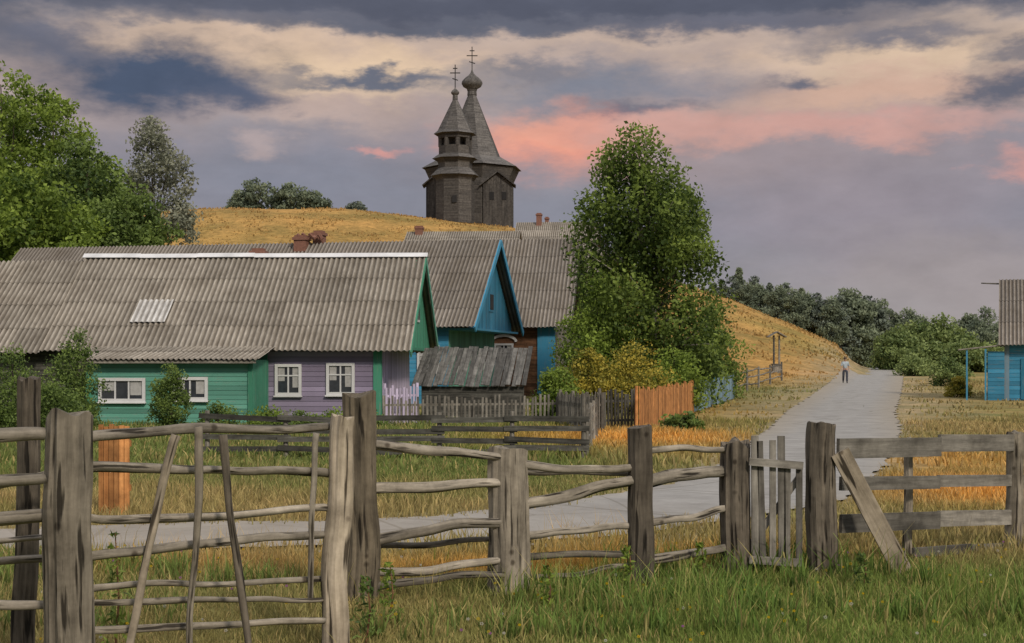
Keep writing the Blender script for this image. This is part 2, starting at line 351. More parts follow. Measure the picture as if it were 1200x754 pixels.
n1=noi(nt,geo.outputs['Position'],1.4,8,.7); n3=noi(nt,geo.outputs['Position'],.16,6,.65)
c=mixc(nt,1.0,at.outputs['Color'],ramp(nt,n1,(.3,(.55,.56,.5)),(.7,(1.35,1.32,1.25))),'MULTIPLY')
c=mixc(nt,1.0,c,ramp(nt,n3,(.35,(.66,.74,.70)),(.65,(1.22,1.16,1.1))),'MULTIPLY')
nt.links.new(c,b.inputs['Base Color']); b.inputs['Roughness'].default_value=.95; b.inputs['Specular IOR Level'].default_value=.1; bump(nt,b,n1,.8,.15)
o=npmesh('ground',V,Fc,4,m,col=zc); o.data.polygons.foreach_set('use_smooth',[True]*len(o.data.polygons)); tag(o,'grassy meadow ground rising to a golden hill','ground',kind='structure')
mb=MB(); ln=0; vs=[];gr=[]; NC=9
R2=cat(_rp,60)
for k,(x,y,w) in enumerate(R2):
    a=R2[max(k-1,0)];c_=R2[min(k+1,len(R2)-1)]; t=Vector((c_[0]-a[0],c_[1]-a[1],0)).normalized(); n=Vector((t.y,-t.x,0))
    if k: ln+=math.hypot(x-R2[k-1][0],y-R2[k-1][1])
    for j in range(NC):
        q=(j/(NC-1)-.5)*w+(.20*noise.noise(Vector((ln*.9,j,0)))+.12*noise.noise(Vector((ln*3.1,j,4))) if j in(0,NC-1) else 0); p=Vector((x,y,0))+n*q; vs.append((p.x,p.y,g(p.x,p.y)+.03)); gr.append((q,ln,max(0,min(1,(2.5-x)/4.5))))
fs=[(k*NC+j,k*NC+j+1,(k+1)*NC+j+1,(k+1)*NC+j) for k in range(len(R2)-1) for j in range(NC-1)]
mb.add(vs,fs,gr)
m,nt,b=nmat('concrete_road'); gr_=attr(nt,'grain').outputs['Vector']; s2=nd(nt,'ShaderNodeSeparateXYZ'); nt.links.new(gr_,s2.inputs[0])
jn=mth(nt,'LESS_THAN',mth(nt,'MODULO',s2.outputs[1],3.0),.05)
n1=noi(nt,gr_,1.2,8,.7); n2_=noi(nt,gr_,14,4,.6)
c=ramp(nt,n1,(.3,(.20,.195,.19)),(.7,(.36,.355,.35)))
c=mixc(nt,mth(nt,'MULTIPLY',n2_,.35),c,(.17,.155,.135,1)); c=mixc(nt,mth(nt,'MULTIPLY',jn,.6),c,(.09,.08,.06,1))
vo=nd(nt,'ShaderNodeTexVoronoi',feature='DISTANCE_TO_EDGE'); vo.inputs['Scale'].default_value=.45; nt.links.new(gr_,vo.inputs['Vector'])
c=mixc(nt,mth(nt,'MULTIPLY',mth(nt,'LESS_THAN',vo.outputs['Distance'],.009),.45),c,(.10,.09,.07,1))
c=mixc(nt,mth(nt,'MULTIPLY',s2.outputs[2],.6),c,mixc(nt,n1,(.18,.15,.115,1),(.38,.33,.27,1)))
ed=nd(nt,'ShaderNodeMapRange'); nt.links.new(mth(nt,'ADD',mth(nt,'ABSOLUTE',s2.outputs[0]),mth(nt,'MULTIPLY',n1,.9)),ed.inputs[0]); ed.inputs[1].default_value=1.35; ed.inputs[2].default_value=2.6
c=mixc(nt,mth(nt,'MULTIPLY',ed.outputs[0],.6),c,(.27,.22,.15,1))
nt.links.new(c,b.inputs['Base Color']); b.inputs['Roughness'].default_value=.9; bump(nt,b,n2_,.4,.02)
tag(mb.build('road',m),'cracked pale concrete road curving up to the crest, a worn beige track at its near end','road',kind='structure')
# ------------------------------------------------------------------ roofs and houses
def corr(mb,xa,xb,yr,zr,ye,ze,amp=.034,rows=4):
    sw=1.12; n=max(1,round((xb-xa)/sw)); sw=(xb-xa)/n; nw=6
    dy=(ye-yr);dz=(ze-zr);L=math.hypot(dy,dz); ny_,nz_=(-dz/L*(1 if dy>0 else -1),abs(dy)/L)
    for r in range(rows):
        for i in range(n):
            t0=r/rows-.02*(r>0); t1=(r+1)/rows+.012; x0=xa+i*sw; ti=.5+random.gauss(0,.15)+ (noise.noise(Vector((x0*.2,r*.4,yr)))*.3)
            h0=.012; h1=.035; j=random.uniform(-.01,.012); sk=random.uniform(-.01,.01)
            vs=[];gr=[];cols=nw*6+1
            off=random.random()*20
            for (t,h) in ((t0,h0),((t0+t1)/2,(h0+h1)/2-.004),(t1+j*.4,h1+abs(j)*.3)):
                for k in range(cols):
                    x=x0+sw*1.02*k/(cols-1); cw=math.cos(2*math.pi*(x-x0)/(sw/nw)); a=amp*cw+h+r*.004
                    vs.append((x+sk*t,yr+dy*t+ny_*a,zr+dz*t+nz_*a)); gr.append((x+off,t*L*.25,.5+.5*cw))
            fs=[(q*cols+k,q*cols+k+1,(q+1)*cols+k+1,(q+1)*cols+k) for q in range(2) for k in range(cols-1)]
            mb.add(vs,fs,gr,max(0,min(1.3,ti)))
def hboards(mb,x0,x1,y,z0,z1,w=.16,t=.03,ydir=-1):
    z=z0
    while z<z1-.02:
        h=min(w,z1-z); mb.plank((x0,y+random.uniform(-.006,.006),z+h/2),(x1,y+random.uniform(-.006,.006),z+h/2),h-.012,t,(0,0,1)); z+=w
    mb.plank((x0+.01,y-ydir*.035,(z0+z1)/2),(x1-.01,y-ydir*.035,(z0+z1)/2),z1-z0-.02,.02,(0,0,1),0)
    return mb
def vboards_y(mb,x,y0,y1,zf0,zf1,w=.15,t=.03):
    y=y0
    while y<y1-.02:
        h=min(w,y1-y); c=y+h/2; a=zf0(c); b_=zf1(c)
        if b_-a>.06: mb.plank((x+random.uniform(-.006,.006),c,a),(x,c,b_),h-.004,t,(0,1,0))
        y+=w
    return mb
def box(name,a,b,mat,par,tint=None): return MB().box(a,b,tint).build(name,mat,par)
def plank(name,a,b,w,t,side,mat,par,tint=None): return MB().plank(a,b,w,t,side,tint).build(name,mat,par)
def window(par,x,y,z,w,h,mat,bars=1,cross=True):
    f=MB(); fw=.10
    f.plank((x-w/2-fw/2,y,z-h/2-fw),(x-w/2-fw/2,y,z+h/2+fw),fw,.07,(1,0,0),.5); f.plank((x+w/2+fw/2,y,z-h/2-fw),(x+w/2+fw/2,y,z+h/2+fw),fw,.07,(1,0,0),.5)
    f.plank((x-w/2,y-.004,z+h/2+fw/2),(x+w/2,y-.004,z+h/2+fw/2),fw,.07,(0,0,1),.6); f.plank((x-w/2,y-.004,z-h/2-fw/2),(x+w/2,y-.004,z-h/2-fw/2),fw,.07,(0,0,1),.5)
    for k in range(bars): q=x-w/2+w*(k+1)/(bars+1); f.plank((q,y+.01,z-h/2),(q,y+.01,z+h/2),.05,.04,(1,0,0),.5)
    if cross: f.plank((x-w/2,y+.014,z+h*.16),(x+w/2,y+.014,z+h*.16),.045,.04,(0,0,1),.5)
    fo=f.build('window',mat,par)
    box('pane',(x-w/2,y+.03,z-h/2),(x+w/2,y+.035,z+h/2),M['glass'],fo)
    box('curtain',(x-w*.48,y+.022,z-h*.05),(x-w*.18,y+.027,z+h*.49),M['curtain'],fo); box('curtain',(x+w*.2,y+.022,z-h*.3),(x+w*.48,y+.027,z+h*.49),M['curtain'],fo)
    box('sill',(x-w/2-fw-.03,y-.10,z-h/2-fw-.05),(x+w/2+fw+.03,y+.02,z-h/2-fw),mat,fo)
    return fo
R=math.radians
def chimney(par,x,y,z,w,h):
    c=MB(); c.box((x-w/2,y-w/2,z),(x+w/2,y+w/2,z+h)); c.box((x-w/2-.06,y-w/2-.06,z+h),(x+w/2+.06,y+w/2+.06,z+h+.14)); c.box((x-w/2+.03,y-w/2+.03,z+h+.14),(x+w/2-.03,y+w/2-.03,z+h+.24)); return c.build('chimney',M['brick'],par)
H1=thing('village_house','long low house with lilac and teal walls under a grey corrugated roof, nearest the gate','house',(-3.2,52.5,g(-3.2,52.5)),R(-3))
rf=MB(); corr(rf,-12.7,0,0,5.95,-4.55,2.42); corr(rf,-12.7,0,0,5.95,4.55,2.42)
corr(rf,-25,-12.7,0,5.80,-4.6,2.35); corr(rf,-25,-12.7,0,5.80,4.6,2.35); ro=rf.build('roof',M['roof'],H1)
rc=MB()
for k in range(6): rc.plank((-12.8+k*2.15,-.10,5.99+random.uniform(-.02,.015)),(-12.8+(k+1)*2.15,-.10,5.99+random.uniform(-.02,.01)),.26,.02,(0,1,.76),.5+random.uniform(-.3,.2))
rc.plank((-12.8,.12,5.97),(.1,.12,5.97),.28,.02,(0,1,-.76),.5); rc.build('ridge_cap',M['metalcap'],ro)
sl_=(2.42-5.95)/4.55
rf=MB(); corr(rf,-9.95,-8.75,-2.3,5.95+sl_*2.3+.075,-3.4,5.95+sl_*3.4+.095,rows=1,amp=.02); rf.build('pale_roof_sheet',M['roofnew'],ro)
chimney(ro,-6.35,.6,5.3,.5,.75)
hboards(MB(),-9.1,-1.28,-4.0,0,2.62,.17).build('front_wall',M['lilac'],H1)
hboards(MB(),-25,-9.1,-4.0,-.2,2.6).build('log_wall',M['darkboard'],H1)
vboards_y(MB(),-1.1,-3.9,4,lambda y:-.1,lambda y:2.7,.14).build('side_wall',M['lilacpale'],H1)
box('corner_board',(-1.32,-4.07,-.1),(-1.04,-3.85,2.62),M['green'],H1); box('corner_board',(-5.2,-4.07,-.1),(-4.97,-4.02,2.6),M['green'],H1)
vboards_y(MB(),-.3,-4.1,4.1,lambda y:2.55,lambda y:5.9-abs(y)*.79,.16).build('gable',M['green'],H1)
box('gable_soffit',(-1.3,-4.2,2.45),(-.2,4.2,2.54),M['green'],H1)
plank('bargeboard',(0.03,0,5.82),(0.03,-4.6,2.28),.24,.05,(0,1,0),M['green'],H1,.7); plank('bargeboard',(0.03,0.02,5.80),(0.03,4.6,2.28),.24,.05,(0,1,0),M['teal'],H1,.7)
hboards(MB(),-25,-1.1,4.0,-.2,2.6).build('rear_wall',M['brown'],H1)
window(H1,-4.25,-4.06,1.42,.72,.88,M['white']); window(H1,-2.45,-4.06,1.45,.78,.9,M['white'])
go=box('attic_window',(-.34,-.35,3.5),(-.24,.35,4.4),M['white'],H1); box('pane',(-.26,-.26,3.6),(-.225,.26,4.3),M['glass'],go)
hboards(MB(),-10.3,-4.95,-6.5,-.1,2.02,.15).build('porch_wall',M['teal'],H1)
vboards_y(MB(),-4.95,-6.45,-4.05,lambda y:-.1,lambda y:2.1).build('porch_side',M['green'],H1); vboards_y(MB(),-10.3,-6.45,-4.05,lambda y:-.1,lambda y:2.1).build('porch_side',M['green'],H1)
for a_,c_ in ((-5.05,-4.88),(-10.4,-10.2),(-7.6,-7.45)): box('porch_corner_board',(a_,-6.57,-.1),(c_,-6.52,2.02),M['green'] if a_!=-7.6 else M['teal'],H1)
rf=MB(); corr(rf,-10.8,-4.6,-3.9,2.62,-6.95,2.08,rows=2); rf.build('porch_roof',M['roof'],H1)
plank('fascia',(-10.7,-6.9,2.03),(-4.7,-6.9,2.03),.09,.03,(0,0,1),M['grey'],H1,.9)
window(H1,-9.2,-6.57,1.12,1.35,.58,M['white'],2,cross=False); window(H1,-6.95,-6.57,1.16,.98,.56,M['white'],1,cross=False)
# house 2
H2=thing('village_house','house with a bright blue gable behind the lilac and teal house','house',(-.55,66,g(-.5,66)),R(-12))
rf=MB(); corr(rf,-24.5,0,0,7.55,-5.1,3.4,rows=5); corr(rf,-24.5,0,0,7.55,5.1,3.4,rows=4); ro=rf.build('roof',M['roof2'],H2)
chimney(ro,-9.6,-.3,7.1,.6,.55); chimney(ro,-8.9,.2,7.1,.5,.8)
ru=MB()
for k in range(12): x=-9.6+random.uniform(-.4,.9); ru.plank((x,-.35+random.uniform(-.2,.2),7.6+random.random()*.4),(x+random.uniform(.1,.25),-.3,7.65+random.random()*.3),.12,.1)
ru.build('loose_bricks',M['brick'],ro)
hboards(MB(),-24,-1.3,-4.5,-.2,3.5,.2).build('front_wall',M['blueb'],H2)
vboards_y(MB(),-1.3,-4.5,4.5,lambda y:-.1,lambda y:3.3,.2).build('side_wall',M['teal'],H2)
vboards_y(MB(),-.45,-4.5,4.5,lambda y:3.36,lambda y:7.3-abs(y)*.80,.2).build('gable',M['blue'],H2)
box('gable_soffit',(-1.3,-4.6,3.25),(-.1,4.6,3.34),M['blueb'],H2)
for s_ in (-1,1): plank('bargeboard',(.04,.02*s_,7.42),(.04,5.15*s_,3.26),.28,.06,(0,1,0),M['blueb'],H2,.7)
go=box('attic_window',(-.46,-.45,4.2),(-.40,.45,5.1),M['blueb'],H2); box('pane',(-.42,-.33,4.3),(-.38,.33,5.0),M['dark'],go)
window(H2,-2.2,-4.56,2.0,.8,1.0,M['white']); window(H2,-3.9,-4.56,2.0,.8,1.0,M['white'])
for yy in (-2.6,0,2.6):
    go=box('window',(-1.29,yy-.5,1.3),(-1.22,yy+.5,2.5),M['white'],H2); box('pane',(-1.24,yy-.38,1.4),(-1.20,yy+.38,2.4),M['glass'],go)
# house 3
H3=thing('village_house','brown house with blue corner boards and corrugated roof, half hidden behind the birch','house',(3.75,78,g(3.9,78)),R(-8))
rf=MB(); corr(rf,-9.5,0,0,8.45,-5.6,3.5,rows=5); corr(rf,-9.5,0,0,8.45,5.6,3.5,rows=4); rf.build('roof',M['roof2'],H3)
hboards(MB(),-9,-.9,-5.0,-.2,3.8,.2).build('front_wall',M['brown'],H3)
vboards_y(MB(),-.9,-5.0,5.0,lambda y:-.1,lambda y:8.2-abs(y)*.88,.2).build('side_wall',M['grey'],H3)
box('corner_board',(-1.75,-5.10,-.1),(-.84,-4.9,3.7),M['blueb'],H3)
window(H3,-3.5,-5.06,2.0,.8,1.1,M['white']); window(H3,-5.4,-5.06,2.0,.8,1.1,M['white'])
for x in (-3.5,-5.4):
    wl=MB()
    for k in range(8):
        a=math.pi*k/8;b_=math.pi*(k+1)/8; wl.plank((x+.65*math.cos(a),-5.10,2.74+.32*math.sin(a)),(x+.65*math.cos(b_),-5.10,2.74+.32*math.sin(b_)),.13,.05,(0,0,1),.6)
    wl.build('window_crest',M['white'],H3)
for s_ in (-1,1): plank('bargeboard',(.04,.02*s_,8.3),(.04,5.65*s_,3.3),.26,.06,(0,1,0),M['darkboard'],H3,.5)
def farhouse(px,py,Y,L,half,rise,rot,label):
    x=(px-600)/F*Y; z=CH+(HZ-py)/F*Y; gz=g(x,Y); H=z-gz
    h=thing('hillside_house',label,'house',(x,Y,gz),R(rot))
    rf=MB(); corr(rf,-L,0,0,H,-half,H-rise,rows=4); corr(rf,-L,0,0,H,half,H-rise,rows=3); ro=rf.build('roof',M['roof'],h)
    hboards(MB(),-L+.4,-.6,-half+.5,-.5,H-rise+.4,.3).build('front_wall',M['grey'],h)
    for q in (-.6,-L+.4): vboards_y(MB(),q,-half+.5,half-.5,lambda y:-.5,lambda y:H-.25-abs(y)*rise/half,.3).build('side_wall',M['grey'],h)
    return h,ro,H
h,ro,H=farhouse(703,260,136,8,5,3.2,-6,'grey roofed house with brick chimneys on the hillside left of the birch'); chimney(ro,-5.8,-.4,H-.7,.5,1.3)
chimney(ro,-5.1,.3,H-.6,.35,.9)
farhouse(712,290,118,5,4,2.6,-10,'small grey roofed outbuilding tucked behind the birch crown')
h,ro,H=farhouse(610,271,112,9,4.5,2.4,-5,'long grey barn roof below the wooden church'); chimney(ro,-8.0,-.3,H-.4,.6,.6)
gz=g(-1.5,50)
sh=thing('garden_shed','low shed with a sloping roof of dark weathered planks below the blue gable','shed',(-1.4,50,gz))
rf=MB(); n=22
for k in range(n):
    x=-1.85+3.75*k/(n-1); rf.plank((x+.18,1.5,2.55+random.uniform(-.04,.04)),(x-.1+random.uniform(-.03,.03),-1.3,1.22+random.uniform(-.05,.05)),.16,.03,(1,0,0),random.random())
rf.build('roof',M['shedroof'],sh)
hboards(MB(),-1.7,1.8,-1.1,-.1,1.2,.18).build('front_wall',M['darkboard'],sh)
for q in (-1.7,1.8): vboards_y(MB(),q,-1.1,1.3,lambda y:-.1,lambda y:1.7+y*.45).build('side_wall',M['darkboard'],sh)
HR=thing('blue_shed','small blue house with corrugated roof and low lean-to at the right edge','house',(23.75,68,g(23.9,68)),R(-19))
rf=MB(); corr(rf,-.45,7,3.3,5.95,-.5,2.66,rows=3); corr(rf,-.45,7,3.3,5.95,7.1,2.66,rows=3); rf.build('roof',M['roof2'],HR)
hboards(MB(),-.1,7,0,-.1,2.75,.2).build('front_wall',M['blueb'],HR)
vboards_y(MB(),-.1,0,6.6,lambda y:-.1,lambda y:5.6-abs(y-3.3)*.84,.2).build('side_wall',M['blueb'],HR)
box('corner_board',(-.2,-.1,-.1),(.02,-.02,2.7),M['bluepale'],HR)
box('door',(.55,-.07,.05),(1.3,-.03,2.0),M['blue'],HR)
hboards(MB(),-.95,-.2,-.2,-.1,2.35,.2).build('lean_to_wall',M['blueb'],HR)
vboards_y(MB(),-.95,-.2,2.0,lambda y:-.1,lambda y:2.35,.2).build('lean_to_side',M['blueb'],HR)
plank('lean_to_roof',(-2.3,.3,2.42),(-.1,.3,2.66),1.6,.06,(0,1,0),M['grey'],HR)
for q in (-1.9,-1.05): plank('lean_to_post',(q,-.40,-.1),(q,-.40,2.45),.08,.08,(1,0,0),M['blueb'],HR)
MB().log([(-.4,3.3,5.75),(-1.3,3.3,5.80)],.04,.03,6).build('ridge_pole',M['grey'],HR)
# ------------------------------------------------------------------ church and bell tower
gx,gy=-5.7,203.; gz=g(gx,gy)-.3
CHh=thing('wooden_church','dark weathered wooden church with a tall tent roof and onion dome on the hilltop','church',(gx,gy,gz))
k_=gy/F; zz=lambda py:(CH+(HZ-py)*k_)-gz
o8=R(22.5)
b_=MB(); b_.frustum(8,6.1,0,6.1,zz(214),rot=R(14))
b_.frustum(8,6.1,zz(214),6.9,zz(200),rot=R(14),cap=False)
b_.build('octagon_wall',M['church'],CHh)
MB().frustum(8,7.3,zz(199),4.7,zz(187),rot=R(14)).build('eave_roof',M['churchroof'],CHh)
b_=MB(); b_.frustum(8,4.35,zz(188),.55,zz(111),rot=R(14),cap=False); b_.build('tent_roof',M['churchroof'],CHh)
def onion(par,cx,z0,r,h,nm='onion_dome'):
    b_=MB(); pr=[(.45*r,z0),(.5*r,z0+.10*h),(.85*r,z0+.2*h),(r,z0+.34*h),(.96*r,z0+.46*h),(.70*r,z0+.60*h),(.38*r,z0+.72*h),(.16*r,z0+.84*h),(.05*r,z0+h)]
    b_.lathe(pr,cx,0,16); b_.build(nm,M['churchroof'],par,True)
def cross(par,cx,z0,h):
    b_=MB(); t=.12
    b_.box((cx-t/2,-t/2,z0),(cx+t/2,t/2,z0+h)); b_.box((cx-h*.22,-.05,z0+h*.62),(cx+h*.22,.05,z0+h*.62+t)); b_.box((cx-h*.10,-.045,z0+h*.82),(cx+h*.10,.045,z0+h*.82+t)); b_.plank((cx-h*.12,0,z0+h*.40),(cx+h*.12,0,z0+h*.32),t,.1,(0,0,1)); b_.build('cross',M['dark'],par)
MB().frustum(12,.70,zz(112),.6,zz(105)).build('drum',M['churchroof'],CHh)
onion(CHh,0,zz(107),1.5,zz(82)-zz(107)); cross(CHh,0,zz(84),zz(55)-zz(84))
for sx_,w_,nm in ((3.7,2.0,'apse'),(-4.4,1.8,'porch')):
    box(nm+'_wall',(sx_-w_,-6.1,0),(sx_+w_,-3,zz(222)),M['church'],CHh)
    b_=MB()
    for s_ in (-1,1): b_.plank((sx_,-4.9,zz(208)),(sx_+s_*(w_+.5),-4.9,zz(224)),3.4,.14,(0,1,0))
    b_.build(nm+'_roof',M['churchroof'],CHh)
    b_=MB()
    for k in range(12):
        q=-w_+2*w_*(k+.5)/12; b_.box((sx_+q-w_/12,-6.08,zz(222)),(sx_+q+w_/12,-6.0,zz(222)+max(.1,(zz(209)-zz(222))*(1-abs(q)/w_))))
    b_.build(nm+'_gable',M['church'],CHh)
for wx,wz in ((2.9,236),(4.6,236),(-4.4,236)): box('window',(wx-.3,-6.16,zz(wz)-.5),(wx+.3,-6.1,zz(wz)+.6),M['dark'],CHh)
tx,ty=-7.55,189.; tz=g(tx,ty)-.3; k2=ty/F; z2=lambda py:(CH+(HZ-py)*k2)-tz
BT=thing('bell_tower','octagonal wooden bell tower with open belfry and pointed tent roof left of the onion dome','bell tower',(tx,ty,tz))
o9=R(12)
b_=MB(); b_.frustum(8,2.6,0,2.6,z2(212),rot=o9); b_.frustum(8,2.6,z2(212),3.0,z2(206),rot=o9,cap=False); b_.frustum(8,2.3,z2(208),2.3,z2(190),rot=o9); b_.frustum(8,2.3,z2(192),2.75,z2(186),rot=o9,cap=False); b_.build('tower_wall',M['church'],BT)
MB().frustum(8,3.3,z2(207),2.3,z2(198),rot=o9).build('lower_skirt_roof',M['churchroof'],BT); MB().frustum(8,3.1,z2(187),2.3,z2(182),rot=o9).build('upper_skirt_roof',M['churchroof'],BT)
b_=MB(); b_.frustum(8,2.2,z2(183),2.2,z2(172),rot=o9); b_.frustum(8,2.3,z2(163),2.3,z2(157),rot=o9); b_.frustum(8,1.0,z2(183),1.0,z2(157)); b_.build('belfry',M['church'],BT)
for k in range(8):
    a=o9+k*math.pi/4; MB().frustum(6,.32,z2(173),.32,z2(160),1.95*math.cos(a),1.95*math.sin(a)).build('belfry_post',M['church'],BT)
MB().lathe([(.03,z2(164)),(.15,z2(165)),(.2,z2(167)),(.35,z2(170))],1.4,0,12).build('bell',M['dark'],BT)
b_=MB(); b_.frustum(8,2.9,z2(158),2.35,z2(154),rot=o9); b_.frustum(8,2.35,z2(154),.26,z2(116),rot=o9,cap=False); b_.build('tent_roof',M['churchroof'],BT)
MB().frustum(8,.36,z2(117),.32,z2(112)).build('drum',M['churchroof'],BT)
onion(BT,0,z2(113),.55,z2(102)-z2(113),'cupola'); cross(BT,0,z2(103),z2(76)-z2(103))
box('window',(-.3,-2.62,z2(240)),(.3,-2.3,z2(232)),M['dark'],BT)
# ------------------------------------------------------------------ foreground fences
def fpost(par,px,pyt,Y,wpx,mat,lean=0,zb=-.2,name='post',cap=.02,rough=.08):
    t=W(px,pyt,Y); r=wpx/2/F*Y; b_=MB(); zb=g(t.x,Y)+zb
    b_.log([(t.x+lean,Y+.0,zb),tuple(t)],r*1.05,r*.96,30,rough,.03,26,capj=cap,flute=.13); return b_.build(name,mat,par,False)
def rail(par,a,b,wa,wb=None,wob=.06,mat=None,name='rail',seg=12,n=26):
    p=W(*a);q=W(*b); b_=MB(); b_.log([p,q],wa/2/F*a[2]*.9,(wb or wa*.8)/2/F*b[2]*.9,seg,.22,wob,n); return b_.build(name,mat or M['log'],par,True)
def bake(root):
    off=Vector(root.location)
    for c in [o for o in bpy.data.objects if o.parent==root]: c.data.transform(Matrix.Translation(-off))
LF=thing('pole_fence','rough pole fence with a massive grey post at the left edge of the picture','fence',(-2.2,7,0))
fpost(LF,80,484,7.0,55,M['post'],.0,cap=.03); fpost(LF,34,444,8.1,26,M['postdark'],-.03)
for a,b,w in (((-140,516,6.6),(52,510,6.9),20),((-140,565,6.6),(52,560,6.9),19),((-140,618,6.8),(60,604,7.0),21),((-140,665,7.2),(58,655,7.4),13),((-120,700,7),(60,708,7.1),14),((-100,590,7.6),(110,545,7.9),12),((-100,640,7.8),(100,632,7.9),9)): rail(LF,a,b,w,wob=.04)
bake(LF)
GT=thing('pole_gate','sagging gate of rough horizontal poles with leaning uprights between the two big left posts','gate',(-1.7,7.8,0))
for a,b,w in (((102,513,7.3),(392,499,8.6),14),((104,547,7.3),(388,555,8.5),13),((104,607,7.3),(388,596,8.5),12),((104,652,7.3),(388,628,8.5),13),((104,690,7.5),(385,678,8.5),9),((110,706,7.45),(384,702,8.4),8),((104,739,7.4),(380,728,8.3),10)): rail(GT,a,b,w,wob=.045)
for a,b,w,mt in (((206,510,7.55),(148,772,7.4),12,'pale'),((233,500,7.62),(222,775,7.6),11,'post'),((261,510,7.7),(292,775,7.65),11,'postdark'),((371,508,8.35),(364,705,8.35),9,'log')): rail(GT,a,b,w,wob=.03,mat=M[mt],name='upright')
b_=MB(); p=W(403,489,8.5); q=W(395,790,8.35); b_.log([q,p],.076,.070,22,.14,.05,28,capj=.02,flute=.07); b_.build('stile',M['pale'],GT)
bake(GT)
MF=thing('log_fence','fence of wavy grey logs on thick posts running from the pole gate to the wicket','fence',(0,10,0))
fpost(MF,422,461,10.1,40,M['postmid'],0,cap=.03); fpost(MF,595,526,10.4,46,M['post']); fpost(MF,750,500,10.7,30,M['postdark'],cap=.01); fpost(MF,862,518,11.3,36,M['postdark'],cap=.05)
for a,b,w in (((430,519,10.1),(592,536,10.3),13),((430,572,10.1),(592,566,10.3),16),((430,634,10.1),(592,614,10.3),15),((430,640,10.25),(592,632,10.45),9),((430,668,10.2),(592,654,10.3),12),((430,690,10.1),(592,674,10.2),10)): rail(MF,a,b,w,wob=.08)
for a,b,w in (((598,542,10.4),(750,546,10.7),12),((598,549,10.6),(750,553,10.8),9),((598,592,10.4),(750,564,10.7),16),((598,628,10.4),(750,618,10.7),11),((598,656,10.6),(750,648,10.7),10),((598,676,10.5),(750,664,10.75),8)): rail(MF,a,b,w,wob=.09)
for a,b,w in (((752,530,10.8),(860,528,11.3),9),((752,568,10.8),(860,553,11.3),18),((752,612,10.8),(860,596,11.3),11),((752,655,10.8),(860,640,11.3),13)): rail(MF,a,b,w,wob=.08)
bake(MF)
WG=thing('wicket_gate','narrow weathered wicket gate of upright boards between two dark posts','gate',(2.15,11.2,0))
b_=MB()
for px,pt,w in ((884,511,8),(894,517,7),(905,516,7),(915,511,8),(925,541,7),(935,545,7)):
    b_.plank(W(px,664,11.2)+Vector((random.uniform(-.02,.02),0,0)),W(px+random.uniform(-4,2),pt,11.2),w*11.2/F*1.05,.022,(1,0,0))
b_.build('picket_boards',M['grey'],WG)
for ya,yb in ((541,546),(656,660)): plank('crossbar',W(878,ya,11.16),W(941,yb,11.16),.06,.03,(0,0,1),M['grey'],WG,.9)
plank('brace',W(882,636,11.24),W(936,560,11.24),.05,.025,(0,0,1),M['grey'],WG)
bake(WG)
BF=thing('board_fence','board fence with a pale diagonal plank on the right of the wicket gate','fence',(4,12,0))
fpost(BF,963,497,11.2,34,M['postdark'],cap=.02); fpost(BF,1063,514,12.2,11,M['post'],cap=.01); fpost(BF,1189,507,13.0,20,M['post'])
for a,b,w,c in (((982,526,11.3),(1205,519,13.1),22,'grey'),((985,567,11.3),(1200,563,13.1),15,'grey'),((985,614,11.3),(1200,606,13.1),20,'grey'),((1070,648,12.0),(1200,640,13.0),11,'grey')):
    p=W(*a);q=W(*b); b_=MB(); b_.plank(p,(p+q)/2+Vector((0,0,random.uniform(-.03,.01))),w*12.2/F,.03,(0,0,1)); b_.plank((p+q)/2+Vector((0,.03,random.uniform(-.02,.02))),q,w*12.2/F*.92,.03,(0,0,1)); b_.build('board',M[c],BF)
plank('diagonal_plank',W(984,530,11.1),W(1058,670,11.2),.15,.035,(1,0,.5),M['pale'],BF,.3)
for a,b in ((520,512),(566,560),(610,600)): rail(BF,(1189,a,13.0),(1400,b,14.6),14,name='rail')
bake(BF)
# ------------------------------------------------------------------ village fences
def picket(name,label,p0,p1,h,mat,pw=.09,gap=.05,postmat=None,jit=.05,npost=None,rails=(.25,.75)):
    p0=Vector((*p0,0));p1=Vector((*p1,0)); L=(p1-p0).length; d=(p1-p0)/L
    f=thing(name,label,'fence',(p0.x,p0.y,g(p0.x,p0.y))); gz=g(p0.x,p0.y)
    def P(s,z): q=d*s; return Vector((q.x,q.y,g(p0.x+q.x,p0.y+q.y)-gz+z))
    nrm=Vector((d.y,-d.x,0)); 
    b_=MB(); s=0
    while s<L:
        hh=h*(1+random.uniform(-jit,jit)); ln_=random.uniform(-.03,.03); b_.plank(P(s,.03)+nrm*.04,P(s+ln_,hh)+nrm*.04,pw*random.uniform(.85,1.1),.022,d); s+=pw+gap
    b_.build('pickets',mat,f)
    for r in rails: plank('rail',P(0,h*r),P(L,h*r),.07,.04,(0,0,1),postmat or mat,f)
    n=npost or max(2,int(L/2.2)+1)
    for k in range(n): s=L*k/(n-1); MB().log([P(s,-.2)-nrm*.05,P(s,h*1.08)-nrm*.05],.055,.05,8,.05,.01,4).build('post',postmat or M['grey'],f)
    return f
picket('picket_fence','pale lilac picket fence under the green gable',((452-600)/F*46.6,46.6),((490-600)/F*47.5,47.5),1.25,M['lilacpale'],.08,.06,postmat=M['lilacpale'],jit=.06)
picket('picket_fence','low grey picket fence in front of the plank shed',((450-600)/F*45.6,45.6),((655-600)/F*47,47),.9,M['grey'],.07,.07,jit=.12)
picket('picket_fence','grey picket fence corner under the yellow flowering shrub',((655-600)/F*47,47),((704-600)/F*40,40),1.05,M['grey'],.08,.05,jit=.1)
picket('picket_fence','short dark picket fence beside the orange boards',((704-600)/F*42,42),((746-600)/F*43,43),1.15,M['darkboard'],.08,.06,jit=.08)
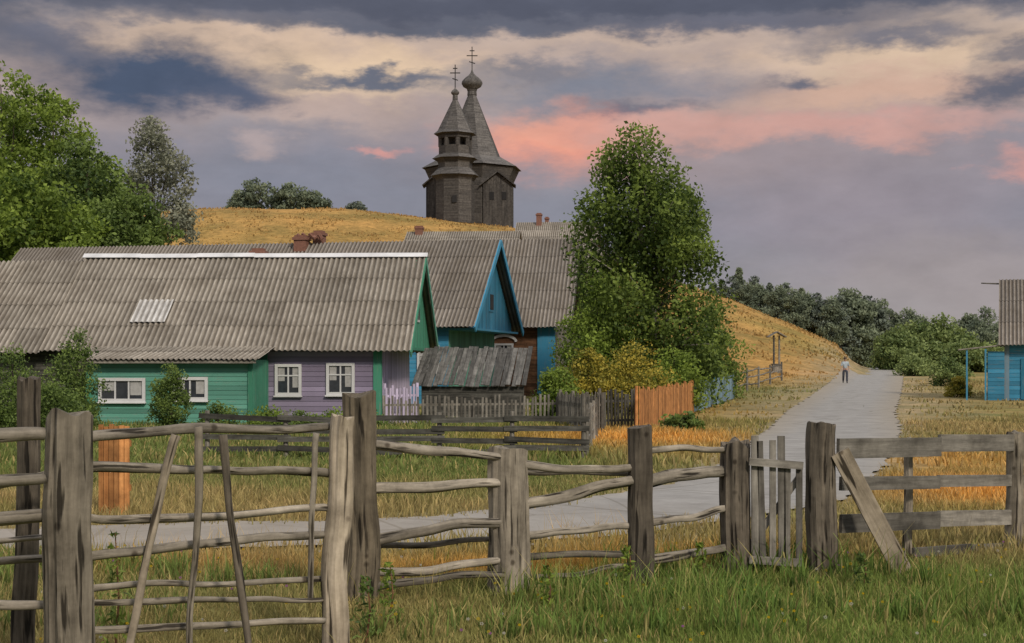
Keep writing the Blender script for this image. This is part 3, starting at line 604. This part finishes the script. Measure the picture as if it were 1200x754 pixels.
picket('plank_fence','bright orange plank fence at the foot of the birch',((748-600)/F*41,41),((812-600)/F*56,56),1.2,M['orange'],.12,.035,postmat=M['orange'],jit=.08)
picket('picket_fence','pale blue picket fence between the orange planks and the pole fence',((812-600)/F*56,56),((860-600)/F*70,70),1.15,M['bluepale'],.09,.06,postmat=M['blue'],jit=.08)
f=thing('pole_fence','grey pole fence at the foot of the golden hill left of the road','fence',(12.0,76,g(12.0,76)))
prev=None
for k in range(5):
    px=862+k*13.5; Y=76+k*5.5; x=(px-600)/F*Y; p=Vector((x,Y,g(x,Y)))-Vector(f.location)
    MB().log([p-Vector((0,0,.2)),p+Vector((0,0,1.3))],.07,.06,8).build('post',M['grey'],f)
    if prev is not None:
        for hh in (.35,.75,1.12): MB().log([prev+Vector((0,0,hh)),p+Vector((0,0,hh+random.uniform(-.08,.08)))],.045,.04,6,.1,.05).build('rail',M['grey'],f)
    prev=p
f=thing('rail_fence','low dark fence of horizontal planks across the meadow before the houses','fence',(-6,29,0))
def gp(px,Y): x=(px-600)/F*Y; return Vector((x+6,Y-29,g(x,Y)))
pts=[gp(243,27.6),gp(335,27.3),gp(425,27.1),gp(515,27),gp(600,26.8),gp(684,26.6)]
for k,p in enumerate(pts):
    MB().log([p-Vector((0,0,.2)),p+Vector((0,0,.86 if k<5 else 1.2))],.05,.045,8).build('post',M['grey'],f)
    if k:
        for hh in (.14,.34,.55,.74):
            a=pts[k-1]+Vector((-.15,-.06,hh+random.uniform(-.05,.05))); c=p+Vector((.1,-.06,hh+random.uniform(-.05,.05))); plank('plank',a,c,.10,.03,(0,0,1),M['darkboard'],f)
f=thing('rail_fence','short return of plank fence running back from the meadow corner post','fence',(1.4,26.8,g(1.4,26.8)))
for k in range(4):
    p=Vector((-.0+k*.25,k*3.2,g(1.4+k*.25,26.8+k*3.2)-f.location.z)); MB().log([p-Vector((0,0,.1)),p+Vector((0,0,1.0))],.05,.04,8).build('post',M['grey'],f)
    if k:
        for hh in (.3,.6,.85): plank('plank',pp+Vector((0,0,hh)),p+Vector((0,0,hh)),.1,.03,(0,0,1),M['grey'],f)
    pp=p
ps=thing('plank_screen','narrow upright panel of orange boards behind the pole gate','fence panel',(-4.475,16.0,g(-4.475,16)))
b_=MB()
for k in range(6): b_.plank((-.145+k*.058,0,-.05),(-.145+k*.058,0,1.0+random.uniform(-.02,.02)),.052,.03,(1,0,0),.1+random.random()*.8)
b_.build('boards',M['orange'],ps); plank('rail',(-.18,.04,.3),(.18,.04,.3),.07,.04,(0,0,1),M['orange'],ps)
plank('rail',(-.18,.04,.8),(.18,.04,.8),.07,.04,(0,0,1),M['orange'],ps)
Yw_=106; x=(910-600)/F*Yw_; wp=thing('roofed_well','small wooden well under a little gabled roof on the slope beside the road','well',(x,Yw_,g(x,Yw_)))
zt=CH+(HZ-390)/F*Yw_-g(x,Yw_)
for s_ in (-1,1):
    MB().log([(s_*.2,0,-.1),(s_*.2,0,zt-.2)],.08,.07,8).build('post',M['grey'],wp)
    plank('roof_board',(0,0,zt+.06),(s_*.68,0,zt-.34),1.0,.07,(0,1,0),M['grey'],wp,.6)
b_=MB(); b_.box((-.32,-.32,-.05),(.32,.32,.6)); b_.box((-.37,-.37,.6),(.37,.37,.66)); b_.build('well_box',M['grey'],wp)
# ------------------------------------------------------------------ vegetation
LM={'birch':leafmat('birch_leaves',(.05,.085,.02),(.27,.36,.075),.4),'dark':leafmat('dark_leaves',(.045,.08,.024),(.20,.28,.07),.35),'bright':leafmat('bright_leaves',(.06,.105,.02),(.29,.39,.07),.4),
 'willow':leafmat('willow_leaves',(.11,.125,.09),(.34,.355,.27)),'yellow':leafmat('yellow_green_leaves',(.09,.11,.018),(.52,.42,.07)),'con':leafmat('hazed_conifer_leaves',(.09,.115,.10),(.19,.225,.175),.15),  # 'con' is paled and blued: distance haze painted into the leaf colour
 'far':leafmat('hazed_far_leaves',(.10,.13,.095),(.235,.28,.185)),'farb':leafmat('far_bright_leaves',(.085,.135,.045),(.27,.335,.12))}  # 'far' carries the same painted haze in its colours
def crown_pts(prof,H,ncl,per,cr,flat=1.0,droop=0,lob=1.0):
    T=np.array([p[0] for p in prof]);O=np.array([p[1] for p in prof]);Wd=np.array([p[2] for p in prof])
    P=[];Ti=[];Cn=[]
    tt=np.linspace(T[0],T[-1],200); w=np.interp(tt,T,Wd)**1.5+.02; w/=w.sum()
    for _ in range(ncl):
        t=RS.choice(tt,p=w); hw=max(.05,np.interp(t,T,Wd)-cr*.45); a=RS.rand()*6.283; r=hw*RS.rand()**.38
        r*=1+lob*(.16*math.sin(a*3+t*17)+.10*math.sin(a*5-t*31))
        c=np.array((np.interp(t,T,O)+r*math.cos(a),r*math.sin(a)*flat,t*H)); R_=cr*(.5+.9*RS.rand()); n=int(per*(R_/cr)**2)+4
        q=RS.randn(n,3); q/=np.linalg.norm(q,axis=1)[:,None]; q*=(RS.rand(n)**.45)[:,None]*R_; q[:,2]*=.75
        if droop: q[:,2]-=np.abs(RS.randn(n))*droop*R_
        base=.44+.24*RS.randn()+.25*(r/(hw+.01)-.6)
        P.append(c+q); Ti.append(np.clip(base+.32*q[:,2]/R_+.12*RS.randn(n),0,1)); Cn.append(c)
    return np.concatenate(P),np.concatenate(Ti),Cn
def tree(name,label,x,y,H,prof,ncl,per,cr,leaf,mat,tr=.2,bark='trunk',droop=0,group=None,flat=1,cat_='tree',limbs=26,parts=('trunk','crown'),lob=1.0):
    t=thing(name,label,cat_,(x,y,g(x,y)-.05),group=group)
    P,Ti,Cn=crown_pts(prof,H,ncl,per,cr,flat,droop,lob)
    b_=MB(); b_.log([(0,0,-.1),(H*.01,0,H*.3),(prof[-1][1]*.5,.05,H*.62),(prof[-1][1],0,H*.93)],tr,tr*.12,10,.06)
    for c in random.sample(Cn,min(limbs,len(Cn))):
        z=max(H*.12,c[2]*.72-.3*abs(c[0])); s=Vector((0,0,z)); e=Vector(c); m_=s.lerp(e,.5)+Vector((0,0,.06*H*random.random()))
        rr=tr*.35*(1-.6*z/H); b_.log([s,m_,e],rr,rr*.2,5,.05)
    b_.build(parts[0],M[bark],t,True)
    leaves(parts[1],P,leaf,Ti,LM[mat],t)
    return t
tree('birch_tree','tall full birch with drooping leafy branches beside the blue and orange fences',(764-600)/F*62,62,12.3,
  [(.10,-.2,3.0),(.2,-.3,3.3),(.33,-.15,3.15),(.5,-.05,3.05),(.62,-.2,3.15),(.72,-.35,3.0),(.82,-.55,2.5),(.9,-.75,1.75),(.96,-.9,1.05),(1.0,-.95,.5)],260,190,.82,.18,'birch',.24,'birch',droop=1.0,limbs=60,lob=1.3)
def PX(px,Y): return (px-600)/F*Y
def topH(px,py,Y): x=PX(px,Y); return CH+(HZ-py)/F*Y-g(x,Y)
rp=[(.10,0,.8),(.3,0,1.0),(.5,.03,1.02),(.7,0,.9),(.85,-.05,.68),(1,-.05,.3)]
def rprof(w,j=0): return [(t,o*w+random.uniform(-j,j)*w,h*w*random.uniform(1-j,1+j)) for t,o,h in rp]
for px,py,Y,w,mt,lb in ((10,72,96,5.2,'bright','tallest bright green leafy tree at the left edge'),(-50,100,92,4.8,'bright','leafy green tree cut off by the left edge'),(104,172,93,4.2,'dark','dense green tree between the tall left tree and the willow'),(66,112,100,4.8,'bright','leafy tree just right of the tallest left tree'),(150,222,90,3.4,'dark','low green tree below the grey willow'),(35,205,86,4.8,'bright','low leafy tree rising over the roof at far left')):
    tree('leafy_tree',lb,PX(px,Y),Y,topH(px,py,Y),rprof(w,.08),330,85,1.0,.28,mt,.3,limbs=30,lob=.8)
tree('willow_tree','pale grey green willow standing on the left slope of the hill',PX(182,104),104,topH(178,140,104),rprof(3.6,.06),290,70,.8,.25,'willow',.24,limbs=30,lob=.6)
for px,py,w,mt,lb in ((303,208,3.6,'far','tallest tree showing over the hill crest left of the church'),(340,219,3.3,'far','round tree showing over the hill crest, middle of the three'),(365,222,2.6,'far','rightmost tree of the three over the hill crest'),(283,230,2.2,'far','leftmost low tree over the hill crest'),(417,240,1.5,'con','tiny bush on the crest between trees and church')):
    Y=212; tree('crest_tree',lb,PX(px,Y),Y,max(2.,topH(px,py,Y)),rprof(w,.15),80,60,.9,.45,mt,.2,limbs=8)
def shrub(name,lb,px,Y,w,h,mat='dark',leaf=.10,ncl=70,per=70,cr=None,cat_='shrub',prof=None):
    x=PX(px,Y); return tree(name,lb,x,Y,h,prof or [(.06,0,w*.75),(.3,0,w),(.6,0,w*.85),(.85,.05*w,w*.5),(1,0,w*.15)],ncl,per,cr or w*.32,leaf,mat,.05,limbs=14,cat_=cat_,parts=('stem','foliage'))
shrub('tall_shrub','tall narrow shrub left of the teal porch',90,42,.85,3.1,ncl=110,cr=.3,leaf=.08)
shrub('garden_shrub','rounded shrub in front of the teal porch windows',200,42,.66,1.9,cr=.25,leaf=.08)
shrub('garden_shrub','tall leafy shrub at the far left edge before the dark house wall',14,40,1.1,2.4,leaf=.08,ncl=110)
shrub('garden_shrub','wide low shrub under the tall narrow shrub',58,39,1.2,1.6,leaf=.08,ncl=100)
nth=['first','second','third','fourth','fifth']
for k,(px,w,h) in enumerate(((255,.7,.8),(310,.8,.7),(350,.7,.5),(392,.8,.6),(430,.6,.75))):
    shrub('garden_plant',nth[k]+' low leafy plant from the left before the house wall',px,43.5,w,h,'bright' if k%2 else 'dark',.08,40,50,cat_='plant')
shrub('flowering_shrub','yellow green shrub right of the plank shed',655,51,1.1,1.8,'bright',.11,90)
shrub('flowering_shrub','golden yellow flowering shrub left of the birch trunk',690,53,1.3,2.6,'yellow',.11,100)
shrub('flowering_shrub','olive and yellow shrub in front of the birch trunk',738,53,1.6,2.7,'yellow',.11,100)
shrub('hedge_shrub','green shrub behind the orange plank fence',790,56.5,1.4,2.6,'bright',.12,90)
shrub('hedge_shrub','green bush left of the birch, lower crown',700,60,1.9,5.4,'bright',.13,180,80,.6)
shrub('small_tree','young leafy tree right of the birch',834,70,1.9,4.6,'birch',.15,130,80,.65,'tree',[(.05,0,1.5),(.2,0,1.7),(.5,0,1.5),(.8,.1,1.1),(1,.1,.4)])
shrub('hedge_shrub','green bush behind the pale blue fence',814,66,1.5,3.0,'birch',.14,110,80,.5)
shrub('burdock_clump','low burdock clump beside the orange fence',800,41,.7,.5,'dark',.12,30,50,cat_='plant')
shrub('roadside_bush','small green bush beside the blue house',1112,90,1.4,1.7,'farb',.16,60)
shrub('roadside_bush','low bush right of the road crest',1072,120,1.8,1.6,'farb',.2,60)
shrub('roadside_bush','tuft of tall yellow weeds left of the blue house',1122,72,.8,1.0,'yellow',.12,40)
for k,(px,py,Y,w,mt,lb) in enumerate(((1052,386,150,2.9,'farb','bright round bush just right of the road crest'),(1078,374,155,3.2,'farb','bright leafy tree, second right of the road crest'),(1107,374,152,3.2,'farb','bright leafy tree, third right of the road crest'),(1134,370,160,3.0,'far','duller leafy tree left of the blue house roof'),(1157,364,165,3.0,'far','leafy tree touching the blue house roof'),(1090,404,140,2.8,'farb','low bush in front of the bright trees right of the crest'),(1138,400,138,3.0,'farb','low bush just left of the blue house'))):
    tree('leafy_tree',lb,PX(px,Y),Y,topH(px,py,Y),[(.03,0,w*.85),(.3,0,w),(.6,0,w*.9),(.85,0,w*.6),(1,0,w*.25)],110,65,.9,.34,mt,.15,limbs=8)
def spruce(name,H,Rr,n,leaf,mat):
    t=thing(name,'','tree'); tt=RS.rand(n)**1.0; a=RS.rand(n)*6.283; ly=np.floor(tt*12)/12
    rr=((1-tt)**.6*Rr+.35)*(.8+.3*np.sin(a*3+ly*40))*RS.rand(n)**.5; z=(.06+.94*tt)*H-rr*.3
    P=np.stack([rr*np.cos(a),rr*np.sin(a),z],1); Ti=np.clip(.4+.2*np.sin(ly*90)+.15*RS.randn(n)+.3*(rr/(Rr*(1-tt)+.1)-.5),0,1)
    MB().log([(0,0,0),(0,0,H*.85)],.2,.03,6,n=3).build('trunk',M['trunk'],t); leaves('crown',P,leaf,Ti,LM[mat],t,up=.1); return t
def decid(name,H,w,mt): 
    t=tree(name,'',0,0,H,rprof(w,.2),80,55,w*.3,.5,mt,.2,limbs=6); t.location=(0,0,0); return t
protos=[(spruce('spruce_tree',14,2.8,3400,.6,'con'),14,0),(spruce('spruce_tree',14,2.3,3000,.6,'far'),14,0),(decid('forest_tree',12,3.4,'far'),12,1),(decid('forest_tree',12,3.0,'con'),12,1)]
used=[False]*4
FT=[(858,326,3),(866,314,1),(874,334,2),(884,326,3),(893,336,2),(902,332,0),(911,338,2),(921,334,3),(930,342,2),(939,338,1),(948,346,2),(957,346,3),(966,354,3),(975,352,2),(985,350,3),(996,344,2),(1006,345,2),(1016,350,3),(1027,356,2),(1040,364,3),(1054,370,2),(1068,366,2),(1083,374,2),(845,329,3),(836,334,3)]
for i,(px,py,pi) in enumerate(FT):
    Y=(250 if pi in(0,1) else 228)+random.uniform(-10,14)
    if px>1030: Y=262
    pr,PH,kd=protos[pi]; x=PX(px,Y); H=topH(px,py,Y)
    if not used[pi]: o=pr; used[pi]=True
    else:
        o=pr.copy(); COL.objects.link(o)
        for c in pr.children: q=c.copy(); COL.objects.link(q); q.parent=o
    s=H/PH; sxy=min(s,1.15); o.location=(x,Y,g(x,Y)); o.scale=(sxy,sxy,s); o.rotation_euler=(0,0,random.random()*6)
    o['group']='far forest trees beyond the golden hill'; o['category']='tree'
    o['label']='hazy dark spruce in the forest row beyond the golden hill' if kd==0 else 'hazy round leafy tree in the forest row beyond the golden hill'
P=[]
for k in range(7000):
    px=RS.uniform(820,1330); Y=RS.uniform(320,380); x=PX(px,Y); P.append((x,Y,g(x,Y)+RS.rand()**1.2*(9+2.5*math.sin(px*.09)+2*math.sin(px*.031))))
o=leaves('distant_forest',np.array(P),1.5,np.clip(.6+.2*RS.randn(7000),0,1),LM['con']); tag(o,'distant dark forest belt on the horizon','forest',kind='stuff')
# ------------------------------------------------------------------ grass
gm,nt,b=nmat('grass_blades'); at=attr(nt,'col'); nt.links.new(at.outputs['Color'],b.inputs['Base Color']); b.inputs['Roughness'].default_value=.6; b.inputs['Specular IOR Level'].default_value=.15
tr_=nd(nt,'ShaderNodeBsdfTranslucent'); nt.links.new(at.outputs['Color'],tr_.inputs[0]); mx=nd(nt,'ShaderNodeMixShader'); mx.inputs[0].default_value=.3
nt.links.new(b.outputs[0],mx.inputs[1]); nt.links.new(tr_.outputs[0],mx.inputs[2]); nt.links.new(mx.outputs[0],nt.nodes['Material Output'].inputs[0])
def grass(name,label,n,y0,y1,h0,h1,w,margin,ulo=-.40,uhi=.40,rm=.05,boost=1.35,tuft=0.0,mask=None,shd=.5,tone=None):
    y=np.sqrt(RS.rand(n)*(y1**2-y0**2)+y0**2); x=RS.uniform(ulo,uhi,n)*(y+1.0)
    if tuft:
        k=n//14; ci=RS.randint(0,k,n); x=x[ci]+RS.randn(n)*tuft; y=y[ci]+RS.randn(n)*tuft
    d=road_d(x,y); keep=d>rm+RS.rand(n)**2*margin-.45*(x<2.5)*(y<17)*RS.rand(n)
    if mask is not None: keep&=mask(x,y)
    x=x[keep];y=y[keep];n=len(x)
    z=gv(x,y); c=zone(x,y)
    if tone is not None: c=c*.3+np.array(tone)*.7
    h=RS.uniform(h0,h1,n)*(.7+.6*np.clip(fn(x,y,1.2,21)+.5,0,1.4))
    a=RS.rand(n)*6.283; lean=RS.rand(n)*.75*h; b2=RS.rand(n)*6.283
    wx=np.cos(a)*w*.5;wy=np.sin(a)*w*.5; lx=np.cos(b2)*lean; ly=np.sin(b2)*lean
    V=np.zeros((n,5,3)); B=np.stack([x,y,z-.02],1); wv=np.stack([wx,wy,np.zeros(n)],1)
    mid=B+np.stack([lx*.35,ly*.35,h*.6],1); tip=B+np.stack([lx,ly,h],1)
    V[:,0]=B-wv;V[:,1]=B+wv;V[:,2]=mid-wv*.8;V[:,3]=mid+wv*.8;V[:,4]=tip
    i=np.arange(n)[:,None]*5; Fc=np.concatenate([i+[0,1,3],i+[0,3,2],i+[2,3,4]],0)
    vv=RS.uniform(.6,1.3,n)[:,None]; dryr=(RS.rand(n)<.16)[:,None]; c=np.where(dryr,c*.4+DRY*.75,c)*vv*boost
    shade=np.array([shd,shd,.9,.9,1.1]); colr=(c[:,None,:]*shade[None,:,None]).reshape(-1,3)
    o=npmesh(name,V.reshape(-1,3),Fc,3,gm,col=np.clip(colr,0,.9)); return tag(o,label,'grass',kind='stuff')
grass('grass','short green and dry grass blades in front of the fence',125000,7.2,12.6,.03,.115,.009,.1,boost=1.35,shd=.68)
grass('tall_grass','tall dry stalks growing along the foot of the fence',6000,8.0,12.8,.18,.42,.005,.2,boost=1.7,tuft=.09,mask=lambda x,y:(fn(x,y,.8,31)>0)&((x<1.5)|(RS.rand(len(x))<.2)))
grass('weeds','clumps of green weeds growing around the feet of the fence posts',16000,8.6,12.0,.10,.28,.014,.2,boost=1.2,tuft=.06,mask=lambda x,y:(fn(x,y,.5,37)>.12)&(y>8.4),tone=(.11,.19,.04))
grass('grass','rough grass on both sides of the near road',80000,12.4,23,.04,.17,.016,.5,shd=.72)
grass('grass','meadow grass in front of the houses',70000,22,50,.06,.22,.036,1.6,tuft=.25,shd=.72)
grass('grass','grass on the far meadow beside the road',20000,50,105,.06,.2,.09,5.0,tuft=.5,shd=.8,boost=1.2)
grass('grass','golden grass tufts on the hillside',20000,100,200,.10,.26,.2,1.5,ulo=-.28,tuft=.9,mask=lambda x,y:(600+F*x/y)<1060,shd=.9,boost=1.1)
n=170; y=RS.uniform(8.2,12.4,n); x=RS.uniform(-.36,.38,n)*y; x=x*.75+.25*np.round(x*1.2)/1.2; z=gv(x,y)+RS.uniform(.07,.16,n)
P=[];Cc=[]
for k in range(n):
    c=[(.70,.50,.03),(.62,.60,.55),(.45,.18,.45)][RS.choice(3,p=[.6,.3,.1])]; q=RS.uniform(.6,1.1)
    for j in range(5): a=j*1.257; P.append((x[k]+.008*q*math.cos(a),y[k]+.004*math.sin(a),z[k]+.006*q*math.sin(a))); Cc.append(c)
P=np.array(P); nn=len(P); s=.005; V=np.stack([P+[-s,0,0],P+[0,-.003,s],P+[s,0,0],P+[0,.003,-s]],1).reshape(-1,3)
o=npmesh('wildflowers',V,np.arange(nn*4).reshape(nn,4),4,gm,col=np.repeat(np.array(Cc),4,0)); tag(o,'small yellow and white wildflowers dotted through the front grass','flowers',kind='stuff')
def weed(px,Y,h,lb,n=26,leaf=.05,mat='bright'):
    x=PX(px,Y); t=thing('tall_weed',lb,'plant',(x,Y,g(x,Y))); MB().log([(0,0,-.05),(.03,0,h*.5),(.01,0,h)],.008,.003,6).build('stem',M['brown'],t)
    P=[];Ti=[]
    for k in range(n*5):
        z=h*(.12+.88*RS.rand()); a=RS.rand()*6.28; r=.10*(1.15-z/h)*RS.rand()+.01; P.append((r*math.cos(a),r*math.sin(a),z)); Ti.append(RS.rand())
    leaves('foliage',np.array(P),leaf,np.array(Ti),LM[mat],t,asp=.35)
weed(133,8.0,.75,'tall leafy weed growing behind the gate near the massive left post'); weed(735,10.3,.36,'small weed beside the dark middle post'); weed(455,9.2,.4,'leafy weed right of the pale gate stile'); weed(820,10.9,.32,'leafy weed left of the dark wicket post'); weed(428,8.6,.4,'weed in front of the thick post at the gate',mat='dark'); weed(640,9.6,.3,'short weed right of the thick middle post'); weed(1010,10.6,.28,'short weed left of the diagonal plank',mat='dark')
# ------------------------------------------------------------------ person
px_,py_=22.25,95.; gz=g(px_,py_)+.035
PE=thing('person','person in a pale shirt and dark trousers walking down the road','person',(px_,py_,gz),R(-8))
def skin(name,V_,E,Rr,mat,parent,root=0):
    me=bpy.data.meshes.new(name); me.from_pydata(V_,E,[]); o=bpy.data.objects.new(name,me); COL.objects.link(o)
    md=o.modifiers.new('skin','SKIN'); md.use_smooth_shade=True
    for i,r in enumerate(Rr): 
        d=me.skin_vertices[0].data[i]; d.radius=(r,r); d.use_root=(i==root)
    o.modifiers.new('sub','SUBSURF').levels=1
    dg=bpy.context.evaluated_depsgraph_get(); ev=o.evaluated_get(dg); nm=bpy.data.meshes.new_from_object(ev); nm.name=name
    bpy.data.objects.remove(o); nm.materials.append(mat); o2=bpy.data.objects.new(name,nm); COL.objects.link(o2); o2.parent=parent; return o2
sk=plain('skin_tone',(.38,.22,.15),.6); sh_=plain('pale_shirt',(.34,.40,.45),.8); tr2=plain('dark_trousers',(.045,.05,.07),.85); hr=plain('brown_hair',(.07,.045,.03),.8); bt=plain('dark_shoes',(.03,.03,.03),.6)
hip=(0,0,.93)
V_=[hip,(0,.0,1.12),(0,.01,1.34),(0,.01,1.46),(0,-.02,1.56),(0,-.03,1.66),(.19,.01,1.39),(.24,.06,1.12),(.25,-.02,.90),(-.19,.01,1.39),(-.25,-.06,1.13),(-.24,-.22,.96),(.1,0,.88),(.11,-.12,.50),(.11,-.14,.08),(.11,-.27,.04),(-.1,0,.88),(-.11,.03,.50),(-.11,.26,.14),(-.11,.18,.05)]
E=[(0,1),(1,2),(2,3),(3,4),(4,5),(2,6),(6,7),(7,8),(2,9),(9,10),(10,11),(0,12),(12,13),(13,14),(14,15),(0,16),(16,17),(17,18),(18,19)]
Rr=[.12,.115,.14,.055,.085,.075,.06,.042,.03,.06,.042,.03,.085,.058,.042,.035,.085,.058,.042,.035]
for hx_,hy_,hz_,root in ((.25,-.02,.90,8),(-.24,-.22,.96,11)):
    b0=len(V_); V_.append((hx_,hy_-.02,hz_-.07)); E.append((root,b0)); Rr.append(.026)
    for j,(ox,l) in enumerate(((-.03,.06),(-.012,.075),(.008,.08),(.027,.068))):
        V_.append((hx_+ox*.5,hy_-.03+ox,hz_-.10-l*.4)); V_.append((hx_+ox*.5,hy_-.04+ox,hz_-.10-l)); E.append((b0,len(V_)-2)); E.append((len(V_)-2,len(V_)-1)); Rr+=[.009,.008]
    V_.append((hx_+.01,hy_-.07,hz_-.08)); E.append((b0,len(V_)-1)); Rr.append(.010)
skin('body',V_,E,Rr,sk,PE)
skin('shirt',[V_[i] for i in (0,1,2,3,6,7,9,10)],[(0,1),(1,2),(2,3),(2,4),(4,5),(2,6),(6,7)],[.15,.145,.165,.075,.08,.06,.08,.06],sh_,PE)
skin('trousers',[(0,0,.98)]+[V_[i] for i in (0,12,13,14,16,17,18)],[(0,1),(1,2),(2,3),(3,4),(1,5),(5,6),(6,7)],[.14,.145,.105,.08,.065,.105,.08,.065],tr2,PE)
for s_,(a,c) in enumerate(((14,15),(18,19))): skin('shoe',[V_[a],V_[c]],[(0,1)],[.052,.048],bt,PE)
MB().lathe([(.088,1.60),(.102,1.64),(.10,1.70),(.07,1.75),(.01,1.77)],0,-.005,14).build('hair',hr,PE,True)
plank('nose',(0,-.10,1.63),(0,-.135,1.60),.022,.02,(1,0,0),sk,PE)
for q in (-.03,.03): box('eye',(q-.012,-.118,1.638),(q+.012,-.108,1.648),M['dark'],PE)
print('done')
